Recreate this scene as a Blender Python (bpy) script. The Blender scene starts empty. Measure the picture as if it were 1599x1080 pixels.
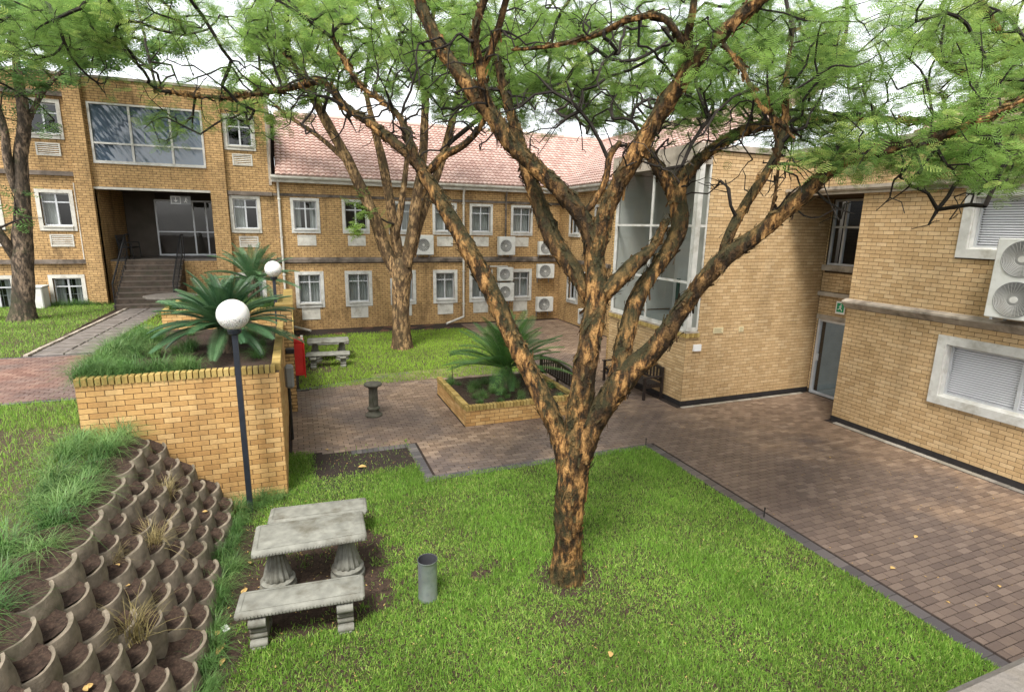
import bpy, math, random
import numpy as np
from mathutils import Vector, Matrix, noise
R = math.radians
random.seed(7); rng = np.random.default_rng(7)
SC = bpy.context.scene; COL = SC.collection

# ------------------------------------------------------------------ camera
FPX, YAW, PIT, ROL, CAMH = 859.6, 0.37806, 0.21468, 0.018885, 4.5
CX, CY = 799.5, 540.0
fw = np.array([math.sin(YAW)*math.cos(PIT), math.cos(YAW)*math.cos(PIT), -math.sin(PIT)])
rt0 = np.array([math.cos(YAW), -math.sin(YAW), 0.0]); up0 = np.cross(rt0, fw)
rt = rt0*math.cos(ROL)+up0*math.sin(ROL); up = -rt0*math.sin(ROL)+up0*math.cos(ROL)
CAM = np.array([0, 0, CAMH])
cd = bpy.data.cameras.new('camera'); cam = bpy.data.objects.new('camera', cd); COL.objects.link(cam)
cd.sensor_width = 36; cd.lens = FPX/1599*36; cd.clip_start = 0.05; cd.clip_end = 2000
cam.matrix_world = Matrix(((rt[0], up[0], -fw[0], 0), (rt[1], up[1], -fw[1], 0), (rt[2], up[2], -fw[2], CAMH), (0, 0, 0, 1)))
SC.camera = cam

# ------------------------------------------------------------------ sky, sun, exposure
SUN_EL, SUN_AZ = R(58), R(215)      # azimuth clockwise from +Y: behind and left of the camera
w = bpy.data.worlds.new('World'); SC.world = w; w.use_nodes = True
nt = w.node_tree; nt.nodes.clear()
sky = nt.nodes.new('ShaderNodeTexSky'); sky.sky_type = 'NISHITA'; sky.sun_disc = False
sky.sun_elevation = SUN_EL; sky.sun_rotation = SUN_AZ; sky.air_density = 1.0; sky.dust_density = 1.5; sky.ozone_density = 0.6
hs = nt.nodes.new('ShaderNodeHueSaturation'); hs.inputs['Saturation'].default_value = 0.16; hs.inputs['Value'].default_value = 1.0
bg = nt.nodes.new('ShaderNodeBackground'); bg.inputs['Strength'].default_value = 0.13
wo = nt.nodes.new('ShaderNodeOutputWorld')
nt.links.new(sky.outputs[0], hs.inputs['Color']); nt.links.new(hs.outputs[0], bg.inputs[0]); nt.links.new(bg.outputs[0], wo.inputs[0])
sl = bpy.data.lights.new('sun', 'SUN'); sl.energy = 1.5; sl.angle = R(14); sl.color = (1, 0.96, 0.9)
so = bpy.data.objects.new('sun', sl); COL.objects.link(so)
sd = Vector((math.sin(SUN_AZ)*math.cos(SUN_EL), math.cos(SUN_AZ)*math.cos(SUN_EL), math.sin(SUN_EL)))
so.rotation_euler = sd.to_track_quat('Z', 'Y').to_euler(); so.location = (0, 0, 40)
SC.view_settings.view_transform = 'Standard'; SC.view_settings.look = 'None'
SC.view_settings.gamma = 1.0; SC.view_settings.use_curve_mapping = False
SC.view_settings.exposure = 1.68
SC.render.engine = 'CYCLES'
SC.cycles.max_bounces = 5; SC.cycles.transparent_max_bounces = 8; SC.cycles.diffuse_bounces = 3; SC.cycles.glossy_bounces = 2; SC.cycles.transmission_bounces = 3
SC.cycles.use_denoising = True

# ------------------------------------------------------------------ pixel helpers (photo pixels -> directions)
def ray(x, y): return rt*(x-CX) - up*(y-CY) + fw*FPX
def gz(x, y, z=0.0): d = ray(x, y); return CAM + d*((z-CAM[2])/d[2])
def onx(x, y, X): d = ray(x, y); return CAM + d*((X-CAM[0])/d[0])
def ony(x, y, Y): d = ray(x, y); return CAM + d*((Y-CAM[1])/d[1])
FH = np.array([math.sin(YAW), math.cos(YAW), 0.0])
def onp(x, y, base, off=0.0):       # upright plane through base, facing the view, pushed back by off metres
    d = ray(x, y); return CAM + d*((np.dot(np.array(base)-CAM, FH)+off)/np.dot(d, FH))
def proj(P):
    q = np.asarray(P, float)-CAM; z = q@fw
    return CX+(q@rt)/z*FPX, CY-(q@up)/z*FPX, z

# ------------------------------------------------------------------ object helpers
def wl(o):
    v = Vector((0, 0, 0))
    while o is not None: v = v + o.location; o = o.parent
    return v
def tag(o, label=None, cat=None, group=None, kind=None):
    if label: o['label'] = label
    if cat: o['category'] = cat
    if group: o['group'] = group
    if kind: o['kind'] = kind
    return o
def thing(name, label, cat, loc=(0, 0, 0), group=None):
    o = bpy.data.objects.new(name, None); COL.objects.link(o); o.location = loc; o.empty_display_size = 0.2
    return tag(o, label, cat, group)
def link(name, me, mat=None, parent=None, loc=None):
    if mat is not None and not me.materials: me.materials.append(mat)
    o = bpy.data.objects.new(name, me); COL.objects.link(o)
    if parent is not None: o.parent = parent
    if loc is not None:
        o.location = Vector([float(c) for c in loc]) - (wl(parent) if parent is not None else Vector((0, 0, 0)))
    return o
def npmesh(name, V, F, smooth=False, rnd=None):
    V = np.asarray(V, np.float32); F = np.asarray(F, np.int32); k = F.shape[1]
    me = bpy.data.meshes.new(name)
    me.vertices.add(len(V)); me.vertices.foreach_set('co', V.ravel())
    me.loops.add(F.size); me.loops.foreach_set('vertex_index', F.ravel())
    me.polygons.add(len(F)); me.polygons.foreach_set('loop_start', np.arange(0, F.size, k, dtype=np.int32))
    me.polygons.foreach_set('use_smooth', np.full(len(F), bool(smooth)))
    me.update(calc_edges=True)
    if rnd is not None:
        a = me.attributes.new('rnd', 'FLOAT', 'FACE'); a.data.foreach_set('value', np.asarray(rnd, np.float32))
    return me
def npobj(name, V, F, mat, parent=None, smooth=False, rnd=None, kind=None):
    V = np.asarray(V, float)
    if parent is not None: V = V - np.array(wl(parent))
    o = link(name, npmesh(name, V, F, smooth, rnd), mat, parent)
    if kind: o['kind'] = kind
    return o
class MB:
    def __init__(s): s.v = []; s.f = []
    def quad(s, a, b, c, d):
        n = len(s.v); s.v += [tuple(a), tuple(b), tuple(c), tuple(d)]; s.f.append((n, n+1, n+2, n+3))
    def poly(s, pts): n = len(s.v); s.v += [tuple(p) for p in pts]; s.f.append(tuple(range(n, n+len(pts))))
    def box(s, x0, x1, y0, y1, z0, z1):
        if x0 > x1: x0, x1 = x1, x0
        if y0 > y1: y0, y1 = y1, y0
        if z0 > z1: z0, z1 = z1, z0
        n = len(s.v)
        s.v += [(x0, y0, z0), (x1, y0, z0), (x1, y1, z0), (x0, y1, z0), (x0, y0, z1), (x1, y0, z1), (x1, y1, z1), (x0, y1, z1)]
        s.f += [tuple(n+i for i in q) for q in ((0, 3, 2, 1), (4, 5, 6, 7), (0, 1, 5, 4), (1, 2, 6, 5), (2, 3, 7, 6), (3, 0, 4, 7))]
    def fbox(s, fr, u0, u1, v0, v1, w0, w1):
        a = fr.P(u0, v0, w0); b = fr.P(u1, v1, w1); s.box(a[0], b[0], a[1], b[1], a[2], b[2])
    def bbox(s, x0, x1, y0, y1, z0, z1, c=0.01):     # box with chamfered edges
        xs = (x0, x0+c, x1-c, x1); ys = (y0, y0+c, y1-c, y1); zs = (z0, z0+c, z1-c, z1); n = len(s.v); idx = {}
        def V(i, j, k):
            if (i, j, k) not in idx: idx[(i, j, k)] = len(s.v); s.v.append((xs[i], ys[j], zs[k]))
            return idx[(i, j, k)]
        for k in (0, 3):
            q = [V(1, 1, k), V(2, 1, k), V(2, 2, k), V(1, 2, k)]; s.f.append(tuple(q if k else q[::-1]))
        for j in (0, 3):
            q = [V(1, j, 1), V(2, j, 1), V(2, j, 2), V(1, j, 2)]; s.f.append(tuple(q if not j else q[::-1]))
        for i in (0, 3):
            q = [V(i, 1, 1), V(i, 2, 1), V(i, 2, 2), V(i, 1, 2)]; s.f.append(tuple(q if i else q[::-1]))
        for a in (0, 3):
            for b in (0, 3):
                A = 1 if a == 0 else 2; B = 1 if b == 0 else 2
                fl = (a == b)
                q = [V(a, B, 1), V(A, b, 1), V(A, b, 2), V(a, B, 2)]; s.f.append(tuple(q if fl else q[::-1]))
                q = [V(a, 1, B), V(A, 1, b), V(A, 2, b), V(a, 2, B)]; s.f.append(tuple(q[::-1] if fl else q))
                q = [V(1, a, B), V(1, A, b), V(2, A, b), V(2, a, B)]; s.f.append(tuple(q if fl else q[::-1]))
        for a in (0, 3):
            for b in (0, 3):
                for c_ in (0, 3):
                    A = 1 if a == 0 else 2; B = 1 if b == 0 else 2; C_ = 1 if c_ == 0 else 2
                    s.f.append((V(a, B, C_), V(A, b, C_), V(A, B, c_)))
    def cyl(s, p0, p1, r0, r1=None, n=10, caps=True):
        r1 = r0 if r1 is None else r1
        p0 = Vector([float(c) for c in p0]); p1 = Vector([float(c) for c in p1]); d = (p1-p0).normalized()
        a = d.orthogonal().normalized(); b = d.cross(a); k = len(s.v)
        for p, r in ((p0, r0), (p1, r1)):
            for i in range(n):
                t = 2*math.pi*i/n; s.v.append(tuple(p+a*(r*math.cos(t))+b*(r*math.sin(t))))
        for i in range(n): s.f.append((k+i, k+(i+1) % n, k+n+(i+1) % n, k+n+i))
        if caps: s.f.append(tuple(range(k+n-1, k-1, -1))); s.f.append(tuple(range(k+n, k+2*n)))
    def path(s, pts, r, n=8):
        for a, b in zip(pts[:-1], pts[1:]): s.cyl(a, b, r, r, n)
    def lathe(s, c, prof, n=24, flute=0.0, nfl=16):
        k = len(s.v); m = len(prof)
        for (r, z) in prof:
            for i in range(n):
                t = 2*math.pi*i/n; rr = r*(1-flute*(0.5+0.5*math.cos(nfl*t)))
                s.v.append((c[0]+rr*math.cos(t), c[1]+rr*math.sin(t), c[2]+z))
        for j in range(m-1):
            for i in range(n):
                s.f.append((k+j*n+i, k+j*n+(i+1) % n, k+(j+1)*n+(i+1) % n, k+(j+1)*n+i))
        if prof[0][0] > 1e-4: s.f.append(tuple(range(k+n-1, k-1, -1)))
        if prof[-1][0] > 1e-4: s.f.append(tuple(range(k+(m-1)*n, k+m*n)))
    def prism(s, prof, y0, y1, axis='y'):            # profile list of (a, z) swept along y (or x)
        n = len(s.v); m = len(prof)
        for y in (y0, y1):
            for (a, z) in prof: s.v.append((a, y, z) if axis == 'y' else (y, a, z))
        for i in range(m): s.f.append((n+i, n+(i+1) % m, n+m+(i+1) % m, n+m+i))
        s.f.append(tuple(range(n+m-1, n-1, -1))); s.f.append(tuple(range(n+m, n+2*m)))
    def build(s, name, mat, parent=None, smooth=False, kind=None, xf=None):
        V = s.v
        if xf is not None: V = [tuple(xf @ Vector(p)) for p in V]
        if parent is not None:
            o = wl(parent); V = [(p[0]-o.x, p[1]-o.y, p[2]-o.z) for p in V]
        me = bpy.data.meshes.new(name); me.from_pydata([tuple(float(c) for c in p) for p in V], [], s.f); me.update()
        if smooth:
            me.polygons.foreach_set('use_smooth', np.ones(len(me.polygons), bool))
            try: me.set_sharp_from_angle(angle=R(40))
            except Exception: pass
        ob = link(name, me, mat, parent)
        if kind: ob['kind'] = kind
        return ob
class Fr:       # wall frame: u along the wall, v up, w out of the wall
    def __init__(s, axis, c): s.axis = axis; s.c = c           # 'x': wall at Y=c facing -Y, u=X ; 'y': wall at X=c facing -X, u=Y
    def P(s, u, v, w): return (u, s.c-w, v) if s.axis == 'x' else (s.c-w, u, v)
def struct(name, mb, mat, parent=None, smooth=False):
    return tag(mb.build(name, mat, parent, smooth), kind='structure' if parent is None else None)

# ------------------------------------------------------------------ materials
class NT:
    def __init__(s, name):
        s.m = bpy.data.materials.new(name); s.m.use_nodes = True; s.t = s.m.node_tree; s.t.nodes.clear()
        s.out = s.n('OutputMaterial')
    def n(s, t, **k):
        nd = s.t.nodes.new('ShaderNode'+t)
        for a, b in k.items(): setattr(nd, a, b)
        return nd
    def set(s, nd, sock, v):
        if v is None: return
        if hasattr(v, 'is_output') or hasattr(v, 'links'): s.t.links.new(v, nd.inputs[sock])
        else: nd.inputs[sock].default_value = v
    def pos(s): return s.n('NewGeometry').outputs['Position']
    def objc(s): return s.n('TexCoord').outputs['Object']
    def noise(s, vec, scale, detail=4, rough=0.55, col=False):
        nd = s.n('TexNoise'); s.set(nd, 'Vector', vec); nd.inputs['Scale'].default_value = scale
        nd.inputs['Detail'].default_value = detail; nd.inputs['Roughness'].default_value = rough
        return nd.outputs['Color' if col else 'Fac']
    def ramp(s, fac, stops, interp='LINEAR'):
        nd = s.n('ValToRGB'); s.set(nd, 'Fac', fac); cr = nd.color_ramp; cr.interpolation = interp
        while len(cr.elements) < len(stops): cr.elements.new(0.5)
        for e, (p, c) in zip(cr.elements, stops):
            e.position = p; e.color = (*c, 1) if not isinstance(c, (int, float)) else (c, c, c, 1)
        return nd.outputs['Color']
    def mix(s, fac, a, b, mode='MIX'):
        nd = s.n('MixRGB', blend_type=mode); s.set(nd, 'Fac', fac)
        for k, v in (('Color1', a), ('Color2', b)):
            s.set(nd, k, (*v, 1) if isinstance(v, tuple) and len(v) == 3 else v)
        return nd.outputs[0]
    def math(s, op, a, b=0.5, clamp=False):
        nd = s.n('Math', operation=op, use_clamp=clamp); s.set(nd, 0, a); s.set(nd, 1, b); return nd.outputs[0]
    def rnd(s):
        a = s.n('Attribute', attribute_name='rnd').outputs['Fac']; o = s.n('ObjectInfo').outputs['Random']
        return s.math('FRACT', s.math('ADD', a, o))
    def bump(s, h, strength=0.3, dist=0.02, normal=None):
        nd = s.n('Bump'); nd.inputs['Strength'].default_value = strength; nd.inputs['Distance'].default_value = dist
        s.set(nd, 'Height', h); s.set(nd, 'Normal', normal); return nd.outputs[0]
    def pbr(s, col, rough=0.8, bump=None, spec=0.3, metal=0.0, **k):
        p = s.n('BsdfPrincipled'); s.set(p, 'Base Color', (*col, 1) if isinstance(col, tuple) else col)
        s.set(p, 'Roughness', rough); p.inputs['Metallic'].default_value = metal; p.inputs['Specular IOR Level'].default_value = spec
        if bump is not None: s.set(p, 'Normal', bump)
        for a, b in k.items(): s.set(p, a.replace('_', ' '), b)
        return p.outputs[0]
    def done(s, sh): s.t.links.new(sh, s.out.inputs['Surface']); return s.m

def m_simple(name, col, rough=0.7, var=0.15, scale=6, bump=0.1, metal=0, spec=0.3, stain=None):
    t = NT(name); p = t.pos(); nz = t.noise(p, scale, 6)
    c = t.mix(t.ramp(nz, [(0.3, 0.0), (0.7, 1.0)]), tuple(x*(1-var) for x in col), tuple(min(1, x*(1+var)) for x in col))
    if stain:
        c = t.mix(t.math('MULTIPLY', t.ramp(t.noise(p, stain[1], 5, 0.65), [(0.5, 0.0), (0.68, 1.0)]), stain[2]), c, stain[0])
    b = t.bump(t.noise(p, scale*8, 4), bump, 0.01)
    return t.done(t.pbr(c, rough, b, spec, metal))

BR = [(0.0, (0.46, 0.305, 0.15)), (0.3, (0.51, 0.345, 0.175)), (0.7, (0.55, 0.38, 0.20)), (1.0, (0.60, 0.43, 0.24))]
def m_brick(name, ramp, grime=0.35, gcol=(0.10, 0.07, 0.035), streak=0.0):
    t = NT(name); p = t.pos(); c = t.ramp(t.rnd(), ramp)
    n1 = t.noise(p, 26, 5, 0.65); c = t.mix(0.45, c, t.mix(1.0, c, t.ramp(n1, [(0.25, 0.6), (0.75, 1.25)]), 'MULTIPLY'))
    mp = t.n('Mapping'); t.t.links.new(p, mp.inputs[0]); mp.inputs['Scale'].default_value = (1.5, 1.5, 0.45)
    g = t.ramp(t.noise(mp.outputs[0], 1.1, 7, 0.68), [(0.47, 0.0), (0.74, 1.0)])
    c = t.mix(t.math('MULTIPLY', g, grime), c, gcol)
    return t.done(t.pbr(c, 0.78, t.bump(t.noise(p, 70, 4), 0.35, 0.004), 0.25))
M = {}
M['brick_right'] = m_brick('brick_right', BR, 0.34)
M['brick_planter'] = m_brick('brick_planter', [(0.0, (0.42, 0.235, 0.085)), (0.4, (0.50, 0.295, 0.11)), (0.8, (0.55, 0.345, 0.14)), (1.0, (0.60, 0.39, 0.17))], 0.38)
M['brick_cap'] = m_brick('brick_cap', [(0.0, (0.30, 0.20, 0.06)), (0.5, (0.40, 0.28, 0.09)), (1.0, (0.46, 0.33, 0.12))], 0.65, (0.07, 0.075, 0.02))
M['mortar'] = m_simple('mortar', (0.062, 0.040, 0.022), 0.95, 0.3, 20)
def m_brick_far(name, c1, c2, mortar, streak=0.5):
    t = NT(name); g = t.n('NewGeometry'); sp = t.n('SeparateXYZ'); t.t.links.new(g.outputs['Position'], sp.inputs[0])
    sn = t.n('SeparateXYZ'); t.t.links.new(g.outputs['Normal'], sn.inputs[0])
    ax = t.math('GREATER_THAN', t.math('ABSOLUTE', sn.outputs[0]), 0.5)
    mx = t.n('Mix'); mx.data_type = 'FLOAT'; t.set(mx, 0, ax); t.t.links.new(sp.outputs[0], mx.inputs[2]); t.t.links.new(sp.outputs[1], mx.inputs[3])
    cb = t.n('CombineXYZ'); t.t.links.new(mx.outputs[0], cb.inputs[0]); t.t.links.new(sp.outputs[2], cb.inputs[1])
    b = t.n('TexBrick'); t.t.links.new(cb.outputs[0], b.inputs['Vector'])
    b.inputs['Color1'].default_value = (*c1, 1); b.inputs['Color2'].default_value = (*c2, 1); b.inputs['Mortar'].default_value = (*mortar, 1)
    b.inputs['Scale'].default_value = 1.0; b.inputs['Mortar Size'].default_value = 0.008; b.inputs['Brick Width'].default_value = 0.232
    b.inputs['Row Height'].default_value = 0.085; b.inputs['Bias'].default_value = 0.0; b.inputs['Mortar Smooth'].default_value = 0.1
    c = b.outputs['Color']; p = g.outputs['Position']
    c = t.mix(1.0, c, t.ramp(t.noise(p, 9, 4), [(0.3, 0.72), (0.7, 1.2)]), 'MULTIPLY')
    mp = t.n('Mapping'); t.t.links.new(p, mp.inputs[0]); mp.inputs['Scale'].default_value = (1.3, 1.3, 0.35)
    st = t.ramp(t.noise(mp.outputs[0], 1.2, 7, 0.7), [(0.50, 0.0), (0.72, 1.0)])
    c = t.mix(t.math('MULTIPLY', st, streak), c, (0.05, 0.03, 0.018))
    h = t.math('SUBTRACT', 1.0, b.outputs['Fac'])
    return t.done(t.pbr(c, 0.8, t.bump(h, 0.6, 0.01), 0.2))
M['brick_far'] = m_brick_far('brick_far', (0.44, 0.275, 0.12), (0.52, 0.335, 0.15), (0.15, 0.097, 0.05), 0.68)
M['brick_far2'] = m_brick_far('brick_far2', (0.45, 0.28, 0.115), (0.55, 0.36, 0.16), (0.08, 0.05, 0.025), 0.25)
M['band'] = m_simple('band', (0.16, 0.13, 0.105), 0.85, 0.5, 3, 0.2, stain=((0.02, 0.016, 0.012), 1.1, 0.9))
M['band_light'] = m_simple('band_light', (0.36, 0.31, 0.25), 0.8, 0.25, 4, 0.2, stain=((0.09, 0.07, 0.05), 2.2, 0.8))
M['white'] = m_simple('white', (0.56, 0.55, 0.51), 0.6, 0.12, 5, 0.05, stain=((0.30, 0.27, 0.21), 3.0, 0.65))
M['offwhite'] = m_simple('offwhite', (0.55, 0.53, 0.47), 0.7, 0.12, 4, 0.1, stain=((0.25, 0.21, 0.16), 3.0, 0.6))
M['alu'] = m_simple('alu', (0.55, 0.56, 0.57), 0.45, 0.08, 5, 0.02, metal=0.3)
M['plinth'] = m_simple('plinth', (0.025, 0.022, 0.022), 0.6, 0.3, 8)
M['concrete'] = m_simple('concrete', (0.20, 0.198, 0.168), 0.75, 0.28, 7, 0.35, stain=((0.10, 0.09, 0.065), 3.2, 0.85))
M['block'] = m_simple('block', (0.19, 0.158, 0.117), 0.9, 0.4, 9, 0.6, stain=((0.075, 0.07, 0.04), 2.4, 0.75))
M['pedestal'] = m_simple('pedestal', (0.085, 0.08, 0.062), 0.85, 0.3, 9, 0.4, stain=((0.04, 0.045, 0.025), 4, 0.7))
M['ledge'] = m_simple('ledge', (0.17, 0.152, 0.13), 0.85, 0.15, 14, 0.4, stain=((0.14, 0.12, 0.09), 20, 0.6))
M['pole'] = m_simple('pole', (0.018, 0.022, 0.03), 0.42, 0.2, 10, 0.05, spec=0.5)
M['iron'] = m_simple('iron', (0.012, 0.012, 0.013), 0.45, 0.2, 10, 0.05, spec=0.5)
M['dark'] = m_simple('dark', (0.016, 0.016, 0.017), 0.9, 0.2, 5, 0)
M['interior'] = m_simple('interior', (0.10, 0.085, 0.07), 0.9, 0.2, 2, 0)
M['inner_grey'] = m_simple('inner_grey', (0.56, 0.56, 0.52), 0.8, 0.06, 2, 0)
M['inner_floor'] = m_simple('inner_floor', (0.26, 0.29, 0.28), 0.3, 0.1, 3, 0)
M['green_pipe'] = m_simple('green_pipe', (0.012, 0.045, 0.035), 0.5, 0.1, 3, 0)
M['curtain'] = m_simple('curtain', (0.62, 0.61, 0.58), 0.9, 0.08, 3, 0)
M['blind'] = m_simple('blind', (0.82, 0.81, 0.83), 0.55, 0.03, 3, 0)
M['galv'] = m_simple('galv', (0.36, 0.40, 0.41), 0.38, 0.22, 12, 0.05, metal=0.75, stain=((0.24, 0.23, 0.20), 6, 0.6))
M['bin_in'] = m_simple('bin_in', (0.05, 0.05, 0.055), 0.6, 0.2, 8, 0)
M['ac'] = m_simple('ac', (0.62, 0.62, 0.58), 0.5, 0.06, 4, 0.02, stain=((0.40, 0.38, 0.32), 5, 0.5))
M['ac_grey'] = m_simple('ac_grey', (0.24, 0.245, 0.245), 0.5, 0.1, 6, 0)
M['fan_dark'] = m_simple('fan_dark', (0.10, 0.105, 0.105), 0.6, 0.1, 6, 0)
M['ac_stain'] = m_simple('ac_stain', (0.66, 0.65, 0.60), 0.6, 0.1, 4, 0.02, stain=((0.02, 0.02, 0.018), 4.5, 0.95))
M['red'] = m_simple('red', (0.55, 0.022, 0.018), 0.45, 0.12, 6, 0.02, spec=0.5)
M['soil'] = m_simple('soil', (0.044, 0.027, 0.019), 0.95, 0.55, 22, 1.0, stain=((0.13, 0.09, 0.06), 45, 0.5))
M['bark_litter'] = m_simple('bark_litter', (0.11, 0.055, 0.035), 0.95, 0.5, 18, 0.9)
M['turf'] = m_simple('turf', (0.070, 0.052, 0.030), 0.95, 0.5, 10, 0.8, stain=((0.05, 0.034, 0.02), 2.2, 0.9))
M['slate'] = m_simple('slate', (0.15, 0.13, 0.115), 0.55, 0.35, 5, 0.35, spec=0.4)
M['step'] = m_simple('step', (0.085, 0.062, 0.045), 0.7, 0.5, 6, 0.4, stain=((0.03, 0.035, 0.018), 3, 0.8))
M['nosing'] = m_simple('nosing', (0.12, 0.095, 0.075), 0.7, 0.2, 6, 0.2)
M['wood_dark'] = m_simple('wood_dark', (0.022, 0.016, 0.014), 0.35, 0.35, 12, 0.2, spec=0.5)
M['wood_grey'] = m_simple('wood_grey', (0.13, 0.115, 0.10), 0.5, 0.3, 10, 0.2)
M['leaf_dry'] = m_simple('leaf_dry', (0.46, 0.30, 0.11), 0.8, 0.3, 30, 0.2)
M['paper'] = m_simple('paper', (0.75, 0.75, 0.74), 0.6, 0.03, 4, 0)
M['sign_green'] = m_simple('sign_green', (0.02, 0.30, 0.13), 0.5, 0.05, 4, 0)
M['notice'] = m_simple('notice', (0.62, 0.53, 0.32), 0.6, 0.05, 8, 0)
M['ink'] = m_simple('ink', (0.10, 0.08, 0.06), 0.8, 0.05, 4, 0)
M['blond'] = m_simple('blond', (0.36, 0.28, 0.12), 0.8, 0.25, 30, 0)

def m_globe():
    t = NT('globe'); p = t.pos(); sp = t.n('SeparateXYZ'); oc = t.n('TexCoord'); t.t.links.new(oc.outputs['Object'], sp.inputs[0])
    low = t.ramp(t.math('ADD', sp.outputs[2], t.math('MULTIPLY', t.noise(p, 22, 5), 0.10)), [(0.0, 1.0), (0.02, 0.0)])
    d = t.math('MULTIPLY', low, t.ramp(t.noise(p, 60, 3), [(0.5, 0.0), (0.6, 0.75)]))
    c = t.mix(d, (0.80, 0.79, 0.76), (0.05, 0.04, 0.025)); c = t.mix(t.math('MULTIPLY', t.noise(p, 7, 4), 0.18), c, (0.5, 0.47, 0.38))
    return t.done(t.pbr(c, 0.35, None, 0.5, Subsurface_Weight=0.15))
M['globe'] = m_globe()
def m_glass(name, tint=(0.9, 0.95, 0.95), alpha=0.75, rough=0.02, f0=1.5):
    t = NT(name); tr = t.n('BsdfTransparent'); tr.inputs[0].default_value = (*[x*alpha for x in tint], 1)
    gl = t.n('BsdfGlossy'); gl.inputs['Roughness'].default_value = rough
    lw = t.n('LayerWeight'); lw.inputs['Blend'].default_value = 0.5
    r0 = ((f0-1)/(f0+1))**2; fc = t.math('ADD', t.math('MULTIPLY', t.math('POWER', lw.outputs['Facing'], 5.0), 1-r0), r0)
    nz = t.bump(t.noise(t.pos(), 0.9, 2), 0.05, 0.05); t.t.links.new(nz, gl.inputs['Normal'])
    mx = t.n('MixShader'); t.t.links.new(fc, mx.inputs[0]); t.t.links.new(tr.outputs[0], mx.inputs[1]); t.t.links.new(gl.outputs[0], mx.inputs[2])
    return t.done(mx.outputs[0])
M['glass'] = m_glass('glass', alpha=0.72, f0=1.55)
def m_bluepane():
    t = NT('glass_blue'); wv = t.n('TexWave'); wv.inputs['Scale'].default_value = 1.6; wv.inputs['Distortion'].default_value = 2.0
    mp = t.n('Mapping'); t.t.links.new(t.pos(), mp.inputs[0]); mp.inputs['Rotation'].default_value = (0, R(35), 0); t.t.links.new(mp.outputs[0], wv.inputs['Vector'])
    return t.done(t.pbr((0.055, 0.08, 0.11), 0.06, t.bump(wv.outputs['Fac'], 0.10, 0.02), 0.9))
M['glass_blue'] = m_bluepane()
M['glass_clear'] = m_glass('glass_clear', (1, 1, 1), 0.97, 0.02, 1.45)
M['glass_stair'] = m_glass('glass_stair', (0.95, 0.97, 0.96), 0.80, 0.02, 1.6)
def m_tile():
    t = NT('roof_tile'); p = t.pos()
    c = t.ramp(t.rnd(), [(0.0, (0.33, 0.18, 0.14)), (0.5, (0.43, 0.26, 0.21)), (1.0, (0.52, 0.35, 0.29))])
    c = t.mix(t.math('MULTIPLY', t.noise(p, 1.2, 6), 0.5), c, (0.50, 0.42, 0.38))
    return t.done(t.pbr(c, 0.55, t.bump(t.noise(p, 40, 3), 0.2, 0.01), 0.4))
M['tile'] = m_tile()
def m_paver(name, stops, wet=True):
    t = NT(name); p = t.pos(); c = t.ramp(t.rnd(), stops)
    c = t.mix(0.5, c, t.mix(1.0, c, t.ramp(t.noise(p, 40, 5, 0.7), [(0.25, 0.5), (0.75, 1.35)]), 'MULTIPLY'))
    sp = t.n('SeparateXYZ'); t.t.links.new(p, sp.inputs[0])
    dx = t.math('MULTIPLY', t.math('SUBTRACT', 9.9, sp.outputs[0]), 0.085); dy = t.math('MULTIPLY', t.math('SUBTRACT', 8.6, sp.outputs[1]), 0.05)
    dy = t.math('MAXIMUM', t.math('MINIMUM', dy, 0.12), -0.10); dx = t.math('MAXIMUM', t.math('MINIMUM', dx, 0.12), -0.14)
    wn = t.ramp(t.math('ADD', t.math('ADD', dx, dy), t.noise(p, 0.45, 6, 0.62)), [(0.44, 0.0), (0.61, 1.0)])
    c = t.mix(t.math('MULTIPLY', wn, 0.8), c, t.mix(0.45, t.mix(1.0, c, (0.55, 0.56, 0.64), 'MULTIPLY'), (0.078, 0.072, 0.078)))
    r = t.math('SUBTRACT', 0.66, t.math('MULTIPLY', wn, 0.36))
    return t.done(t.pbr(c, r, t.bump(t.noise(p, 60, 4), 0.4, 0.004), 0.4))
M['paver'] = m_paver('paver', [(0.0, (0.15, 0.10, 0.068)), (0.45, (0.205, 0.14, 0.095)), (0.8, (0.245, 0.17, 0.115)), (1.0, (0.30, 0.215, 0.15))])
M['paver_grey'] = m_paver('paver_grey', [(0.0, (0.065, 0.06, 0.06)), (0.6, (0.105, 0.095, 0.09)), (1.0, (0.16, 0.14, 0.125))])
M['paver_red'] = m_paver('paver_red', [(0.0, (0.15, 0.075, 0.055)), (0.5, (0.21, 0.115, 0.085)), (1.0, (0.26, 0.16, 0.12))])
M['paver_pale'] = m_paver('paver_pale', [(0.0, (0.25, 0.22, 0.17)), (1.0, (0.42, 0.38, 0.32))])
M['sand'] = m_simple('sand', (0.028, 0.02, 0.016), 0.95, 0.4, 20)
def m_leaf(name, stops, trans=0.45, rough=0.5, spec=0.3, nscale=0.6, var=0.35):
    t = NT(name); p = t.pos(); c = t.ramp(t.rnd(), stops)
    c = t.mix(1.0, c, t.ramp(t.noise(p, nscale, 3), [(0.3, 1-var), (0.7, 1+var)]), 'MULTIPLY')
    b = t.pbr(c, rough, None, spec); tl = t.n('BsdfTranslucent'); t.t.links.new(c, tl.inputs[0])
    mx = t.n('MixShader'); mx.inputs[0].default_value = trans; t.t.links.new(b, mx.inputs[1]); t.t.links.new(tl.outputs[0], mx.inputs[2])
    return t.done(mx.outputs[0])
M['acacia'] = m_leaf('acacia', [(0.0, (0.10, 0.19, 0.045)), (0.45, (0.235, 0.36, 0.085)), (1.0, (0.45, 0.55, 0.15))], 0.62)
M['acacia_dark'] = m_leaf('acacia_dark', [(0.0, (0.06, 0.13, 0.05)), (0.5, (0.12, 0.235, 0.08)), (1.0, (0.20, 0.33, 0.10))], 0.55)
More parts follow.
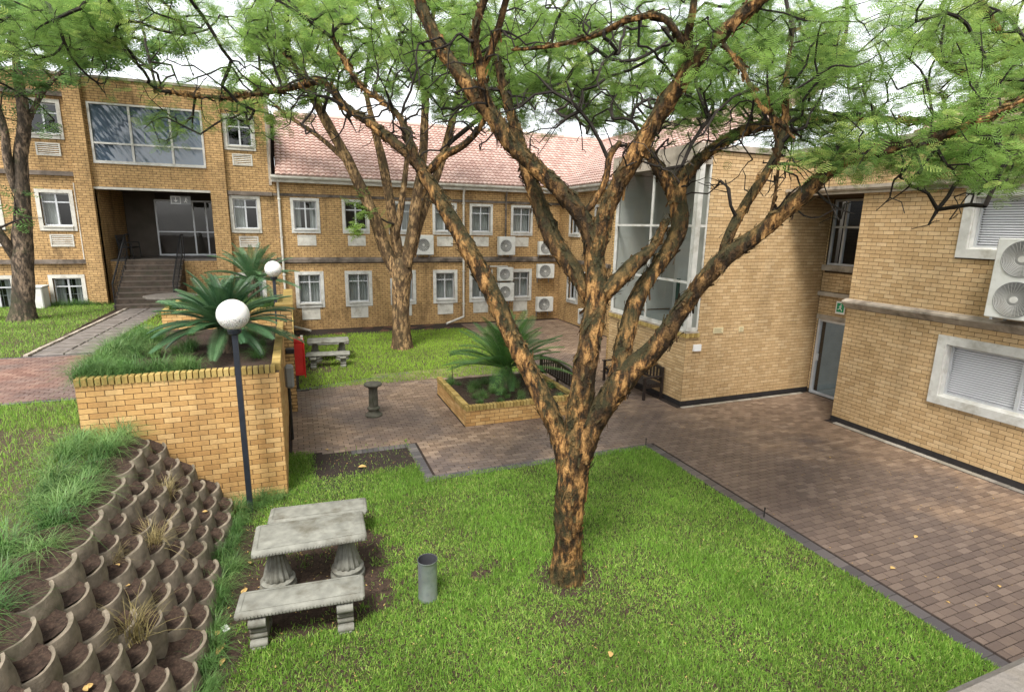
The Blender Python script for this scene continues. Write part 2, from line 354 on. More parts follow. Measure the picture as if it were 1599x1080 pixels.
M['grass'] = m_leaf('grass', [(0.0, (0.115, 0.23, 0.035)), (0.4, (0.225, 0.41, 0.06)), (0.9, (0.35, 0.53, 0.095)), (1.0, (0.46, 0.53, 0.17))], 0.42, 0.5, 0.3, 0.8, 0.2)
M['grass_far'] = m_leaf('grass_far', [(0.0, (0.17, 0.31, 0.03)), (0.5, (0.28, 0.47, 0.045)), (1.0, (0.38, 0.55, 0.08))], 0.3, 0.6, 0.2, 0.5, 0.25)
M['clump'] = m_leaf('clump', [(0.0, (0.05, 0.12, 0.03)), (0.6, (0.11, 0.22, 0.055)), (1.0, (0.20, 0.30, 0.10))], 0.3, 0.45, 0.35, 3, 0.3)
M['clump_dry'] = m_leaf('clump_dry', [(0.0, (0.22, 0.18, 0.07)), (0.6, (0.38, 0.31, 0.15)), (1.0, (0.50, 0.42, 0.22))], 0.3, 0.6, 0.2, 3, 0.3)
M['cycad'] = m_leaf('cycad', [(0.0, (0.04, 0.10, 0.045)), (0.6, (0.075, 0.165, 0.07)), (1.0, (0.13, 0.23, 0.10))], 0.2, 0.35, 0.5, 3, 0.25)
M['cycad_light'] = m_leaf('cycad_light', [(0.0, (0.05, 0.125, 0.035)), (0.6, (0.085, 0.20, 0.045)), (1.0, (0.15, 0.29, 0.07))], 0.3, 0.35, 0.5, 3, 0.25)
def m_bark(name, gold, mid, darkc, moss, mossamt):
    t = NT(name); g = t.n('NewGeometry'); p = g.outputs['Position']
    mp = t.n('Mapping'); t.t.links.new(p, mp.inputs[0]); mp.inputs['Scale'].default_value = (1, 1, 0.38)
    n1 = t.noise(mp.outputs[0], 13, 7, 0.65); n2 = t.noise(mp.outputs[0], 3.2, 5, 0.6)
    c = t.ramp(n1, [(0.42, darkc), (0.50, mid), (0.56, gold), (0.72, tuple(min(1, x*1.35) for x in gold))])
    c = t.mix(t.ramp(n2, [(0.46, 0.0), (0.56, 1.0)]), c, t.mix(0.78, c, darkc))
    sn = t.n('SeparateXYZ'); t.t.links.new(g.outputs['Normal'], sn.inputs[0])
    mk = t.math('ADD', t.math('MULTIPLY', sn.outputs[2], 0.42), t.noise(p, 2.2, 6, 0.7))
    c = t.mix(t.math('MULTIPLY', t.ramp(mk, [(0.53, 0.0), (0.62, 1.0)]), mossamt), c, t.mix(t.noise(p, 40, 3), moss, darkc))
    h = t.math('ADD', n1, t.math('MULTIPLY', t.noise(p, 45, 4), 0.35))
    return t.done(t.pbr(c, 0.88, t.bump(h, 1.0, 0.06), 0.2))
M['bark'] = m_bark('bark', (0.41, 0.225, 0.08), (0.17, 0.085, 0.03), (0.03, 0.02, 0.011), (0.045, 0.055, 0.022), 0.72)
M['bark_pale'] = m_bark('bark_pale', (0.42, 0.27, 0.13), (0.24, 0.15, 0.075), (0.07, 0.045, 0.025), (0.06, 0.06, 0.03), 0.5)
M['bark_grey'] = m_bark('bark_grey', (0.26, 0.19, 0.13), (0.15, 0.11, 0.08), (0.05, 0.04, 0.03), (0.05, 0.07, 0.03), 0.6)
M['twig'] = m_simple('twig', (0.024, 0.019, 0.015), 0.9, 0.4, 12, 0.2)
M['flake'] = m_simple('flake', (0.25, 0.13, 0.05), 0.85, 0.6, 20, 0.2)

# ------------------------------------------------------------------ brickwork, walls, windows
PIECE = {}
def piece_mesh(key, dims, ch, mat, frame):           # chamfered front-face brick, local coords centred, share by key
    k = (key, round(dims[0], 3), round(dims[1], 3), round(dims[2], 3), mat.name, frame)
    if k in PIECE: return PIECE[k]
    V, F = piece_geo(dims, ch)
    V = orient(V, frame)
    me = npmesh(key, V, F); me.materials.append(mat); PIECE[k] = me
    return me
def piece_geo(dims, ch):                              # dims (du, dv, dw): front face at w=+dw, back at w=0
    a, b, d = dims[0]/2, dims[1]/2, dims[2]
    V = np.array([(-a, -b, 0), (a, -b, 0), (a, b, 0), (-a, b, 0), (-a, -b, d-ch), (a, -b, d-ch), (a, b, d-ch), (-a, b, d-ch),
                  (-a+ch, -b+ch, d), (a-ch, -b+ch, d), (a-ch, b-ch, d), (-a+ch, b-ch, d)], float)
    F = np.array([(8, 9, 10, 11), (4, 5, 9, 8), (5, 6, 10, 9), (6, 7, 11, 10), (7, 4, 8, 11), (0, 1, 5, 4), (1, 2, 6, 5), (2, 3, 7, 6), (3, 0, 4, 7)])
    return V, F
def orient(V, frame):
    V = np.asarray(V); u, v, w_ = V[..., 0], V[..., 1], V[..., 2]
    if frame == 'x': return np.stack([u, -w_, v], -1)        # faces -Y
    if frame == 'y': return np.stack([-w_, -u, v], -1)       # faces -X
    if frame == 'yp': return np.stack([w_, u, v], -1)        # faces +X
    return np.stack([u, v, w_], -1)                          # 'z': faces up
def pieces(parent, name, lst, frame, mat, dw, ch, nsingle, stuffname, jit=0.0015):
    """lst: (centre xyz of the back plane, du, dv). nearest in view become objects, rest one stuff mesh"""
    if not lst: return
    C = np.array([p[0] for p in lst], float)
    x, y, z = proj(C); dist = np.linalg.norm(C-CAM, axis=1)
    vis = (z > 0.1) & (x > -10) & (x < 1610) & (y > -10) & (y < 1090)
    order = np.argsort(np.where(vis, dist, dist+1000)); single = set(order[:nsingle][vis[order[:nsingle]]].tolist())
    po = wl(parent); Vs = []; Fs = []; rs = []; n = 0
    for i, (c, du, dv) in enumerate(lst):
        dwi = dw + random.uniform(-jit, jit)
        if i in single:
            q = round(du*100)/100 if du < 0.2 else du
            me = piece_mesh(name, (du, dv, round(dwi, 3)), ch, mat, frame)
            o = bpy.data.objects.new(name, me); COL.objects.link(o); o.parent = parent; o.location = Vector([float(k) for k in c])-po
        else:
            V, F = piece_geo((du, dv, dwi), ch); Vs.append(orient(V, frame)+np.array(c)); Fs.append(F+n); n += 12; rs += [random.random()]*len(F)
    if Vs: npobj(stuffname, np.concatenate(Vs), np.concatenate(Fs), mat, parent, rnd=rs, kind='stuff')
def brick_rows(fr, u0, u1, v0, v1, openings=(), pitch=0.232, row=0.085, j=0.009, off=0.0):
    out = []; v = v0; r = 0
    while v < v1-0.02:
        t = min(v+row-j, v1); s = u0-pitch + (pitch/2 if r % 2 else 0) + off
        while s < u1:
            a, b = max(s, u0), min(s+pitch-j, u1); segs = [(a, b)] if b-a > 0.025 else []
            for (p, q, e, f) in openings:
                if e < (v+t)/2 < f:
                    new = []
                    for (a_, b_) in segs:
                        if q <= a_ or p >= b_: new.append((a_, b_)); continue
                        if p-a_ > 0.025: new.append((a_, p))
                        if b_-q > 0.025: new.append((q, b_))
                    segs = new
            for (a_, b_) in segs: out.append((fr.P((a_+b_)/2, (v+t)/2, 0.0), round(b_-a_, 3), round(t-v, 3)))
            s += pitch
        v += row; r += 1
    return out
def wall_sheet(mb, fr, u0, u1, v0, v1, openings, depth=0.22):
    us = sorted({u0, u1, *[o[0] for o in openings], *[o[1] for o in openings]}); vs = sorted({v0, v1, *[o[2] for o in openings], *[o[3] for o in openings]})
    us = [u for u in us if u0 <= u <= u1]; vs = [v for v in vs if v0 <= v <= v1]
    for a, b in zip(us[:-1], us[1:]):
        for c, d in zip(vs[:-1], vs[1:]):
            mu, mv = (a+b)/2, (c+d)/2
            if any(o[0] < mu < o[1] and o[2] < mv < o[3] for o in openings): continue
            q = [fr.P(a, c, 0), fr.P(b, c, 0), fr.P(b, d, 0), fr.P(a, d, 0)]
            mb.quad(*(q if fr.axis == 'x' else q[::-1]))
    for (a, b, c, d) in openings:
        for q in ([(a, c), (a, d)], [(b, d), (b, c)], [(a, d), (b, d)], [(b, c), (a, c)]):
            (p1, p2) = q; mb.quad(fr.P(*p1, 0), fr.P(*p2, 0), fr.P(*p2, -depth), fr.P(*p1, -depth))
def curtain_mesh(fr, a, b, c, d, w_, seed):
    rs = random.Random(seed); n = max(8, int((b-a)/0.03)); V = []; F = []
    for i in range(n+1):
        u = a+(b-a)*i/n; ww = w_+0.022*math.sin(i*1.9+rs.random())
        V += [fr.P(u, c, ww), fr.P(u, d, ww)]
    for i in range(n): F.append((2*i, 2*i+2, 2*i+3, 2*i+1))
    return V, F
def window(bld, fr, u0, u1, v0, v1, sur=0.13, surround='white', cols=2, top=0.30, bars=False, curtain=0, inset=0.13, glass='glass', out=0.035, sill=True):
    """outer surround rectangle; returns the inner opening"""
    a, b, c, d = u0+sur, u1-sur, v0+sur, v1-sur
    mb = MB()
    mb.fbox(fr, u0, a, v0, v1, -0.06, out); mb.fbox(fr, b, u1, v0, v1, -0.06, out)
    mb.fbox(fr, a, b, d, v1, -0.06, out-0.003); mb.fbox(fr, a, b, v0, c, -0.06, out+0.02)
    if sill: mb.fbox(fr, a-0.02, b+0.02, c, c+0.05, -0.16, out+0.055)
    win = mb.build('window', M[surround], bld)
    f = MB(); t = 0.045; w0, w1 = -inset-0.03, -inset+0.03; c2 = c+0.05
    f.fbox(fr, a, a+t, c2, d, w0, w1); f.fbox(fr, b-t, b, c2, d, w0, w1); f.fbox(fr, a+t, b-t, d-t, d, w0, w1); f.fbox(fr, a+t, b-t, c2, c2+t, w0, w1)
    us = [a+t+(b-a-2*t)*i/cols for i in range(cols+1)]
    for u in us[1:-1]: f.fbox(fr, u-0.028, u+0.028, c2+t, d-t, w0+0.002, w1+0.008)
    vt = d-t-top if top else None
    if top: f.fbox(fr, a+t, b-t, vt-0.022, vt+0.022, w0+0.004, w1+0.004)
    f.build('frame', M['alu'], win)
    for i in range(cols):
        p, q = us[i]+(0.028 if i else 0), us[i+1]-(0.028 if i < cols-1 else 0)
        for (e, g) in ([(c2+t, vt-0.022), (vt+0.022, d-t)] if top else [(c2+t, d-t)]):
            m = MB(); m.quad(*[fr.P(x, y, -inset) for x, y in ((p, e), (q, e), (q, g), (p, g))]); m.build('pane', M[glass], win)
    if bars:
        k = MB(); n = 7
        for i in range(1, n): u = a+(b-a)*i/n; k.fbox(fr, u-0.006, u+0.006, c2, d, -inset-0.10, -inset-0.088)
        k.fbox(fr, a, b, (c+d)/2-0.008, (c+d)/2+0.008, -inset-0.088, -inset-0.078); k.build('burglar_bars', M['alu'], win)
    if curtain:
        sp = [(a, b)] if curtain == 1 else ([(a, a+(b-a)*0.3), (b-(b-a)*0.3, b)] if curtain == 2 else [(a, (a+b)/2)])
        for i, (p, q) in enumerate(sp):
            V, F = curtain_mesh(fr, p, q, c, d, -inset-0.16, i+int(u0*10)); npobj('curtain', V, F, M['curtain'], win)
    return (a, b, c, d)
def vent(bld, fr, u0, u1, v0, v1, louvre=True):
    mb = MB(); s = 0.045
    mb.fbox(fr, u0, u0+s, v0, v1, -0.04, 0.03); mb.fbox(fr, u1-s, u1, v0, v1, -0.04, 0.03); mb.fbox(fr, u0+s, u1-s, v0, v0+s, -0.04, 0.028); mb.fbox(fr, u0+s, u1-s, v1-s, v1, -0.04, 0.028)
    o = mb.build('vent', M['offwhite'], bld)
    if louvre:
        n = 5
        for i in range(n):
            m = MB(); z = v0+s+(v1-v0-2*s)*(i+0.5)/n; h = (v1-v0-2*s)/n*0.62
            P = [fr.P(u0+s, z-h*0.5, 0.02), fr.P(u1-s, z-h*0.5, 0.02), fr.P(u1-s, z+h*0.5, -0.02), fr.P(u0+s, z+h*0.5, -0.02)]
            Q = [(p[0], p[1], p[2]+0.012) for p in P]
            m.quad(*P); m.quad(*Q[::-1]); m.quad(P[0], P[1], Q[1], Q[0]); m.build('slat', M['offwhite'], o)
        m = MB(); m.fbox(fr, u0+s, u1-s, v0+s, v1-s, -0.035, -0.03); m.build('backing', M['ac_grey'], o)
    else:
        m = MB(); m.fbox(fr, u0+s, u1-s, v0+s, v1-s, -0.03, 0.012); m.build('panel', M['offwhite'], o)

# ------------------------------------------------------------------ ground
mb = MB(); mb.box(-250, 250, -120, 380, -0.6, -0.06); struct('ground', mb, M['soil'])
TZ = 1.33
mb = MB()
mb.box(-70, -0.36, 9.5, 24.69, -0.5, TZ); mb.box(-70, -2.5, -4, 9.5, -0.5, TZ)
terr = struct('terrace', mb, M['soil'])
# bank of soil below the terrace edge
def bank_z(x, y):
    return TZ - (x+2.42)*1.16
gx = np.linspace(-2.55, -1.05, 22); gy = np.linspace(-2, 9.34, 110); V = []; F = []
for y in gy:
    for x in gx:
        z = min(TZ+0.01, max(-0.055, bank_z(x, y))) + 0.03*noise.noise(Vector((x*5, y*5, 0)))
        V.append((x, y, z-(0.0 if x < -1.1 else 0.04)))
nx = len(gx)
for j in range(len(gy)-1):
    for i in range(nx-1): a = j*nx+i; F.append((a, a+1, a+nx+1, a+nx))
bank = npobj('soil_bank', V, F, M['soil'], smooth=True); bank['kind'] = 'structure'

# lawn sheets
def lawn_base(name, x0, x1, y0, y1, z, mat, step=0.12, amp=0.02):
    xs = np.arange(x0, x1+1e-6, (x1-x0)/max(2, int((x1-x0)/step))); ys = np.arange(y0, y1+1e-6, (y1-y0)/max(2, int((y1-y0)/step)))
    V = [(x, y, z+amp*noise.noise(Vector((x*2.1, y*2.1, 3)))) for y in ys for x in xs]; n = len(xs)
    F = [(j*n+i, j*n+i+1, (j+1)*n+i+1, (j+1)*n+i) for j in range(len(ys)-1) for i in range(n-1)]
    o = npobj(name, V, F, mat, smooth=True); o['kind'] = 'structure'; return o
lawn_near = lawn_base('lawn', -1.6, 2.0, 0.5, 11.15, -0.012, M['soil'], amp=0.004)
lawn_right = lawn_base('lawn', 2.0, 6.90, 0.5, 9.20, -0.012, M['soil'], amp=0.004)
lawn_far = lawn_base('lawn', -0.05, 6.95, 15.6, 23.3, -0.003, M['turf'], 0.4, 0.003)
soil_strip = lawn_base('flower_bed', -0.05, 12.2, 23.3, 24.72, -0.015, M['bark_litter'], 0.25, 0.03)
lawn_terrace = lawn_base('lawn', -16, -5.95, 15.5, 24.6, TZ+0.015, M['turf'], 0.5)
lawn_terrace2 = lawn_base('lawn', -4.45, -0.4, 14.1, 22.5, TZ+0.015, M['turf'], 0.4)
lawn_terrace3 = lawn_base('lawn', -9, -2.62, 4.5, 11.45, TZ+0.015, M['turf'], 0.3)

def blades(name, P, L, W, lean, mat, kind='stuff', parent=None, rnd=None, seg=1, droop=0.0, az=None):
    N = len(P); P = np.asarray(P, float)
    a = rng.uniform(0, 2*math.pi, N) if az is None else az; th = np.abs(rng.normal(0, lean, N)).clip(0, 1.45)
    d = np.stack([np.cos(a)*np.sin(th), np.sin(a)*np.sin(th), np.cos(th)], 1); b = a+rng.uniform(-1.5, 1.5, N)+math.pi/2
    s = np.stack([np.cos(b), np.sin(b), np.zeros(N)], 1); L = np.broadcast_to(L, N)[:, None]; W = np.broadcast_to(W, N)[:, None]
    if seg == 1:
        V = np.stack([P-s*W/2, P+s*W/2, P+d*L+s*W*0.16, P+d*L-s*W*0.16], 1).reshape(-1, 3); F = np.arange(4*N).reshape(N, 4); r = rng.random(N) if rnd is None else rnd
    else:
        rows = []; h = np.stack([np.cos(a), np.sin(a), np.zeros(N)], 1)
        for k in range(seg+1):
            t = k/seg; c = P + d*L*t + h*(L*droop*t*t*0.6) - np.array([0, 0, 1.0])*(L*droop*t*t*t)
            ww = W*(1-0.85*t**1.5)/2; rows += [c-s*ww, c+s*ww]
        V = np.stack(rows, 1).reshape(-1, 3); m = 2*(seg+1)
        F = np.concatenate([np.stack([np.arange(N)*m+2*k, np.arange(N)*m+2*k+1, np.arange(N)*m+2*k+3, np.arange(N)*m+2*k+2], 1) for k in range(seg)])
        r = np.tile(rng.random(N) if rnd is None else rnd, seg)
    return npobj(name, V, F, mat, parent, rnd=r, kind=kind)
def nz2(x, y, s, k=0.0): return noise.noise(Vector((x*s, y*s, k)))
def grass_density(x, y):
    d = 1.0
    xe = -0.62+0.25*nz2(x, y, 2.5, 4)
    if x < xe: d *= max(0.0, 1-(xe-x)/0.25)
    # worn patch beside the paving corner
    if 0.05 < x < 2.05 and y > 9.55:
        e = min((x-0.05)/0.15, (2.05-x)/0.1, (y-9.55)/0.35, 1.0); d *= 1-min(1, max(0, e))*0.97
    # trodden soil round the concrete table
    for (cx, cy, rx, ry, k) in ((-0.05, 6.55, 1.05, 0.62, 0.97), (-0.15, 7.35, 1.15, 0.75, 0.93), (0.72, 6.15, 0.22, 0.22, 0.9), (0.85, 7.0, 0.35, 0.4, 0.6), (2.05, 6.15, 0.16, 0.10, 0.9), (2.3, 6.28, 0.12, 0.08, 0.8),
                                (-0.1, 5.95, 0.75, 0.22, 0.75), (3.1, 5.7, 0.48, 0.42, 0.7), (1.1, 8.3, 0.5, 0.25, 0.4), (2.75, 5.0, 0.2, 0.16, 0.55)):
        q = ((x-cx)/rx)**2+((y-cy)/ry)**2 + 0.45*nz2(x, y, 4.5, 1)
        if q < 1.15: d *= 1-k*min(1.0, max(0.0, (1.15-q)/0.35))
    n = nz2(x, y, 1.3, 5)+0.6*nz2(x, y, 4.0, 9)
    return d*min(1.0, max(0.55, 0.92+0.5*n))
def scatter(n, x0, x1, y0, y1, dens=None, power=1.0):
    x = rng.uniform(x0, x1, n); y = y0+(y1-y0)*rng.random(n)**power
    if dens:
        k = np.array([dens(a, b) for a, b in zip(x, y)]) > rng.random(n); x, y = x[k], y[k]
    return x, y
gxs, gys, grs = [], [], []
for (n, b) in ((165000, (-1.35, 2.0, 3.2, 11.1)), (185000, (2.0, 6.72, 2.6, 9.12))):
    x, y = scatter(n, *b, grass_density, 1.12); gxs.append(x); gys.append(y)
x = np.concatenate(gxs); y = np.concatenate(gys)
big = np.array([0.5+0.7*nz2(a, b, 0.9, 2)+0.35*nz2(a, b, 5, 7) for a, b in zip(x, y)]).clip(0, 1)
P = np.stack([x, y, np.full(len(x), -0.012)], 1)
blades('lawn_grass', P, rng.uniform(0.03, 0.066, len(x))*(0.6+0.8*big), rng.uniform(0.007, 0.013, len(x)), 0.9, M['grass'], rnd=(0.35*big+0.65*rng.random(len(x)))*0.98)
x, y = scatter(60000, -0.05, 6.95, 15.55, 23.35, lambda a, b: (0.35 if (a < 0.9 and 17.2 < b < 20) else 1.0)*(0.9 if b < 23 else 0.5))
blades('lawn_grass', np.stack([x, y, np.full(len(x), -0.004)], 1), rng.uniform(0.04, 0.085, len(x)), rng.uniform(0.009, 0.016, len(x)), 0.8, M['grass_far'])
x, y = scatter(46000, -14, -5.97, 15.5, 24.55)
blades('lawn_grass', np.stack([x, y, np.full(len(x), TZ+0.01)], 1), rng.uniform(0.05, 0.10, len(x)), rng.uniform(0.009, 0.016, len(x)), 0.8, M['grass'])
x, y = scatter(16000, -4.45, -0.4, 14.1, 22.5)
blades('lawn_grass', np.stack([x, y, np.full(len(x), TZ+0.01)], 1), rng.uniform(0.05, 0.12, len(x)), rng.uniform(0.009, 0.016, len(x)), 0.8, M['grass_far'])
x, y = scatter(42000, -7.5, -2.65, 6.5, 11.48, lambda a, b: 1.0 if b > 10.0 else (0.35 if b > 9.0 and a < -3.4 else 0.6))
blades('lawn_grass', np.stack([x, y, np.full(len(x), TZ+0.01)], 1), rng.uniform(0.05, 0.10, len(x)), rng.uniform(0.006, 0.011, len(x)), 0.75, M['grass'])

# paving: sand bed, then pavers laid in running bond (rows along X)
mb = MB(); mb.quad((-0.3, 9.0, -0.010), (6.75, 9.0, -0.010), (6.75, 25, -0.010), (-0.3, 25, -0.010)); mb.quad((6.75, -3, -0.010), (12.2, -3, -0.010), (12.2, 25, -0.010), (6.75, 25, -0.010)); mb.quad((12.2, 8.9, -0.010), (13.6, 8.9, -0.010), (13.6, 11.2, -0.010), (12.2, 11.2, -0.010))
paving = struct('paving', mb, M['sand'])
PLANT = (3.44, 6.28, 11.42, 14.1)
def pave(x, y):
    if y < 9.22 and x < 6.92: return False
    if x < 2.14 and y < 10.86+0.12*max(0, (0.9-x)): return False
    if x < 7.0 and y > 23.2: return False
    if x < 6.98 and y > 16.6: return False
    if x < 3.4 and y > 15.45+max(0, (x-0.0)*0.35 if x < 1.95 else 1.15): return False
    if x < -0.26: return False
    if PLANT[0]+0.0 < x < PLANT[1] and PLANT[2]+0.0 < y < PLANT[3]: return False
    if 9.1 < x < 12.2 and 11.0 < y < 14.85: return False
    if y > 8.9 and x > 12 and y < 9.1: return True
    return True
lst = []; row = 0; y = -1.0; pl, pw, j = 0.222, 0.111, 0.010
while y < 24.2:
    x = -0.25-pl + (pl/2 if row % 2 else 0)
    while x < 13.6:
        cx, cy = x+pl/2, y+pw/2
        lim = 12.0-0.13 if cy < 9.05 else (13.55 if cy < 11.0 else (9.05 if cy < 14.85 else 12.1))
        okf = lambda q: q+pl/4 < lim+0.012 and pave(q-pl/4+0.01, cy) and pave(q+pl/4-0.01, cy)
        if not (okf(cx-pl/4) and okf(cx+pl/4)):
            for hx in (cx-pl/4, cx+pl/4):
                if okf(hx): lst.append(((hx, cy, -0.045), pl/2-j, pw-j))
        else: lst.append(((cx+random.uniform(-.002, .002), cy+random.uniform(-.002, .002), -0.045+random.uniform(-0.0015, 0.0015)), pl-j, pw-j))
        x += pl
    y += pw; row += 1
pieces(paving, 'paver', lst, 'z', M['paver'], 0.045, 0.004, 300, 'pavers', 0.001)
def edge_run(p0, p1, n_across, mat, single, w_=0.105, l=0.20, name='edge_paver', z=-0.043):
    p0 = np.array(p0, float); p1 = np.array(p1, float); L = np.linalg.norm(p1-p0); d = (p1-p0)/L; nrm = np.array([-d[1], d[0]]); out = []
    along_x = abs(d[0]) > abs(d[1]); n = int(L/w_)
    for i in range(n):
        for k in range(n_across):
            c = p0+d*(i+0.5)*w_+nrm*(k+0.5)*l
            out.append(((c[0], c[1], z), (w_ if along_x else l)-0.007, (l if along_x else w_)-0.007))
    return out
L1 = edge_run((6.92, -1), (6.92, 9.22), 1, None, 0, 0.215, 0.20)
L1 += edge_run((2.14, 9.02), (6.92, 9.02), 1, None, 0, 0.108, 0.20) + edge_run((2.15, 9.0), (2.15, 10.86), 1, None, 0, 0.108, 0.19) + edge_run((0.85, 10.68), (2.14, 10.68), 1, None, 0, 0.108, 0.19)
L1 += edge_run((-0.2, 15.45), (3.3, 16.45), 1, None, 0, 0.108, 0.19)
pieces(paving, 'edge_paver', L1, 'z', M['paver_grey'], 0.047, 0.005, 300, 'edge_pavers', 0.001)
L2 = edge_run((12.02, -1), (12.02, 9.0), 1, None, 0, 0.21, 0.13) + edge_run((9.1, 10.93), (13.5, 10.93), 1, None, 0, 0.21, 0.11)
L2 = [(c, a, b) for (c, a, b) in L2]
pieces(paving, 'kerb_paver', L2, 'z', M['paver_pale'], 0.050, 0.006, 200, 'kerb_pavers', 0.002)

# terrace: red brick strip and slab path
mb = MB(); mb.quad((-30, 11.5, TZ+0.012), (-3.05, 11.5, TZ+0.012), (-3.05, 15.5, TZ+0.012), (-30, 15.5, TZ+0.012)); walk = struct('walkway', mb, M['sand'])
lst = []; y = 11.6; r = 0
while y < 15.4:
    x = -9.0 + (0.11 if r % 2 else 0)
    while x < -3.15: lst.append(((x+0.11, y+0.055, TZ-0.02), 0.213, 0.104)); x += 0.22
    y += 0.11; r += 1
pieces(walk, 'paver', lst, 'z', M['paver_red'], 0.045, 0.004, 200, 'pavers', 0.001)
L3 = edge_run((-9, 11.5), (-3.1, 11.5), 1, None, 0, 0.21, 0.1, z=TZ-0.02)+edge_run((-9, 15.4), (-3.1, 15.4), 1, None, 0, 0.21, 0.1, z=TZ-0.02)
pieces(walk, 'edge_paver', L3, 'z', M['paver_grey'], 0.05, 0.004, 100, 'edge_pavers', 0.001)
mb = MB(); mb.quad((-5.95, 15.5, TZ+0.01), (-4.45, 15.5, TZ+0.01), (-4.2, 23.2, TZ+0.01), (-5.7, 23.2, TZ+0.01)); path = struct('path', mb, M['soil'])
lst = []
for i in range(15):
    for k in range(2):
        y = 15.58+i*0.5; lst.append(((-5.72+k*0.62+0.31+(y-15.5)*0.033-0.06, y+0.24, TZ-0.015), 0.585, 0.45))
pieces(path, 'slab', lst, 'z', M['slate'], 0.06, 0.012, 60, 'slabs', 0.006)
lst = []
for i in range(34):
    y = 15.55+i*0.225; lst.append(((-5.87+(y-15.5)*0.033, y+0.11, TZ-0.02), 0.09, 0.215))
pieces(path, 'edging_brick', lst, 'z', M['band_light'], 0.085, 0.008, 60, 'edging_bricks', 0.005)

# ------------------------------------------------------------------ buildings
def gutter(bld, a, b, r=0.075, mat='offwhite', name='gutter'):
    mb = MB(); a = Vector(a); b = Vector(b); d = (b-a).normalized(); s = d.cross(Vector((0, 0, 1)))
    prof = [(-r, r*0.9), (-r, -r*0.3), (-r*0.6, -r), (r*0.6, -r), (r, -r*0.3), (r, r*0.9), (r*0.8, r*0.9), (r*0.7, -r*0.2), (r*0.4, -r*0.75), (-r*0.4, -r*0.75), (-r*0.7, -r*0.2), (-r*0.8, r*0.9)]
    n = len(prof)
    for p in (a, b):
        for (u, v) in prof: mb.v.append(tuple(p+s*u+Vector((0, 0, v))))
    for i in range(n): mb.f.append((i, (i+1) % n, n+(i+1) % n, n+i))
    mb.f.append(tuple(range(n-1, -1, -1))); mb.f.append(tuple(range(n, 2*n)))
    return mb.build(name, M[mat], bld)
def tiled_roof(bld, name, eave0, eave1, up_vec, length, tw=0.21, gauge=0.31):
    """wave profile across, stepped rows up the slope; one joined surface, tiles too small to pick apart"""
    e0 = np.array(eave0, float); e1 = np.array(eave1, float); L = np.linalg.norm(e1-e0); ux = (e1-e0)/L; uv = np.array(up_vec, float); uv /= np.linalg.norm(uv)
    n = np.cross(ux, uv); n = n if n[2] > 0 else -n
    ncol = int(L/tw); k = 4; cols = ncol*k+1; rows = int(length/gauge); V = []; F = []; rs = []
    s = np.arange(cols)*tw/k; wave = 0.045*np.abs(np.sin(np.pi*s/tw))**0.8
    for r in range(rows):
        for (t, lift) in ((r*gauge, 0.05), ((r+1)*gauge+0.02, 0.0)):
            V.append(e0+ux*s[:, None]+uv*t+n*(wave+lift)[:, None])
        V.append(e0+ux*s[:, None]+uv*(r*gauge)+n*(wave*0.2-0.01)[:, None])
    V = np.concatenate(V); i = np.arange(cols-1)
    for r in range(rows):
        b = r*3*cols; F.append(np.stack([b+i, b+i+1, b+cols+i+1, b+cols+i], 1)); F.append(np.stack([b+2*cols+i, b+2*cols+i+1, b+i+1, b+i], 1))
        col = rng.random(ncol); cr = col[(i//k).clip(0, ncol-1)]; rs += [cr, cr]
    o = npobj(name, V, np.concatenate(F), M['tile'], bld, rnd=np.concatenate(rs), kind='stuff'); return o
YW = 24.7; F0 = Fr('x', YW)

# ---- main wing with the tiled roof
mw = thing('brick_wing', 'two storey yellow brick wing with red tiled roof across the far lawn', 'building', (5, YW, 0))
WX = [0.02, 2.02, 3.95, 5.88, 7.60, 9.62]; ops = []
for i, x in enumerate(WX):
    ops.append(window(mw, F0, x, x+1.14, 0.95, 2.48, 0.14, 'white', bars=True, curtain=1, top=0.27))
    ops.append(window(mw, F0, x+0.01, x+1.12, 4.05, 5.45, 0.11, 'white', curtain=(2, 0, 1, 3, 1, 1)[i], top=0.27))
    vent(mw, F0, x+0.2, x+0.93, 0.44, 0.93, False); vent(mw, F0, x+0.2, x+0.93, 3.54, 3.97, i > 3 and False)
mb = MB(); wall_sheet(mb, F0, -0.62, 12.2, -0.1, 6.1, ops); mb.build('wall', M['brick_far'], mw)
mb = MB(); mb.box(-0.6, 17.5, YW+0.42, 35, -0.1, 6.0); mb.build('core', M['interior'], mw)
mb = MB(); mb.prism([(0.0, 2.80), (0.10, 2.86), (0.10, 2.98), (0.0, 3.06)], -0.62, 12.2, 'x'); mb.v = [(x, YW-y, z) for (x, y, z) in mb.v]; mb.build('string_course', M['band'], mw)
mb = MB(); mb.box(-0.62, 12.2, YW-0.055, YW+0.02, 5.50, 5.60); mb.build('lintel_band', M['band'], mw)
mb = MB(); mb.box(-0.6, 12.2, YW-0.30, YW+0.05, 6.02, 6.22); mb.build('fascia', M['offwhite'], mw)
gutter(mw, (-0.62, YW-0.38, 6.22), (12.0, YW-0.38, 6.22), 0.07)
def downpipe(bld, x, y, z0, z1, foot=None, mat='offwhite'):
    mb = MB(); mb.cyl((x, y, z0), (x, y, z1-0.35), 0.045); mb.cyl((x, y, z1-0.35), (x, y-0.22, z1), 0.045)
    for z in np.arange(z0+0.6, z1-0.4, 1.5): mb.box(x-0.06, x+0.06, y-0.055, y+0.08, z, z+0.04)
    if foot: mb.cyl((x, y, z0), foot, 0.05)
    mb.build('downpipe', M[mat], bld)
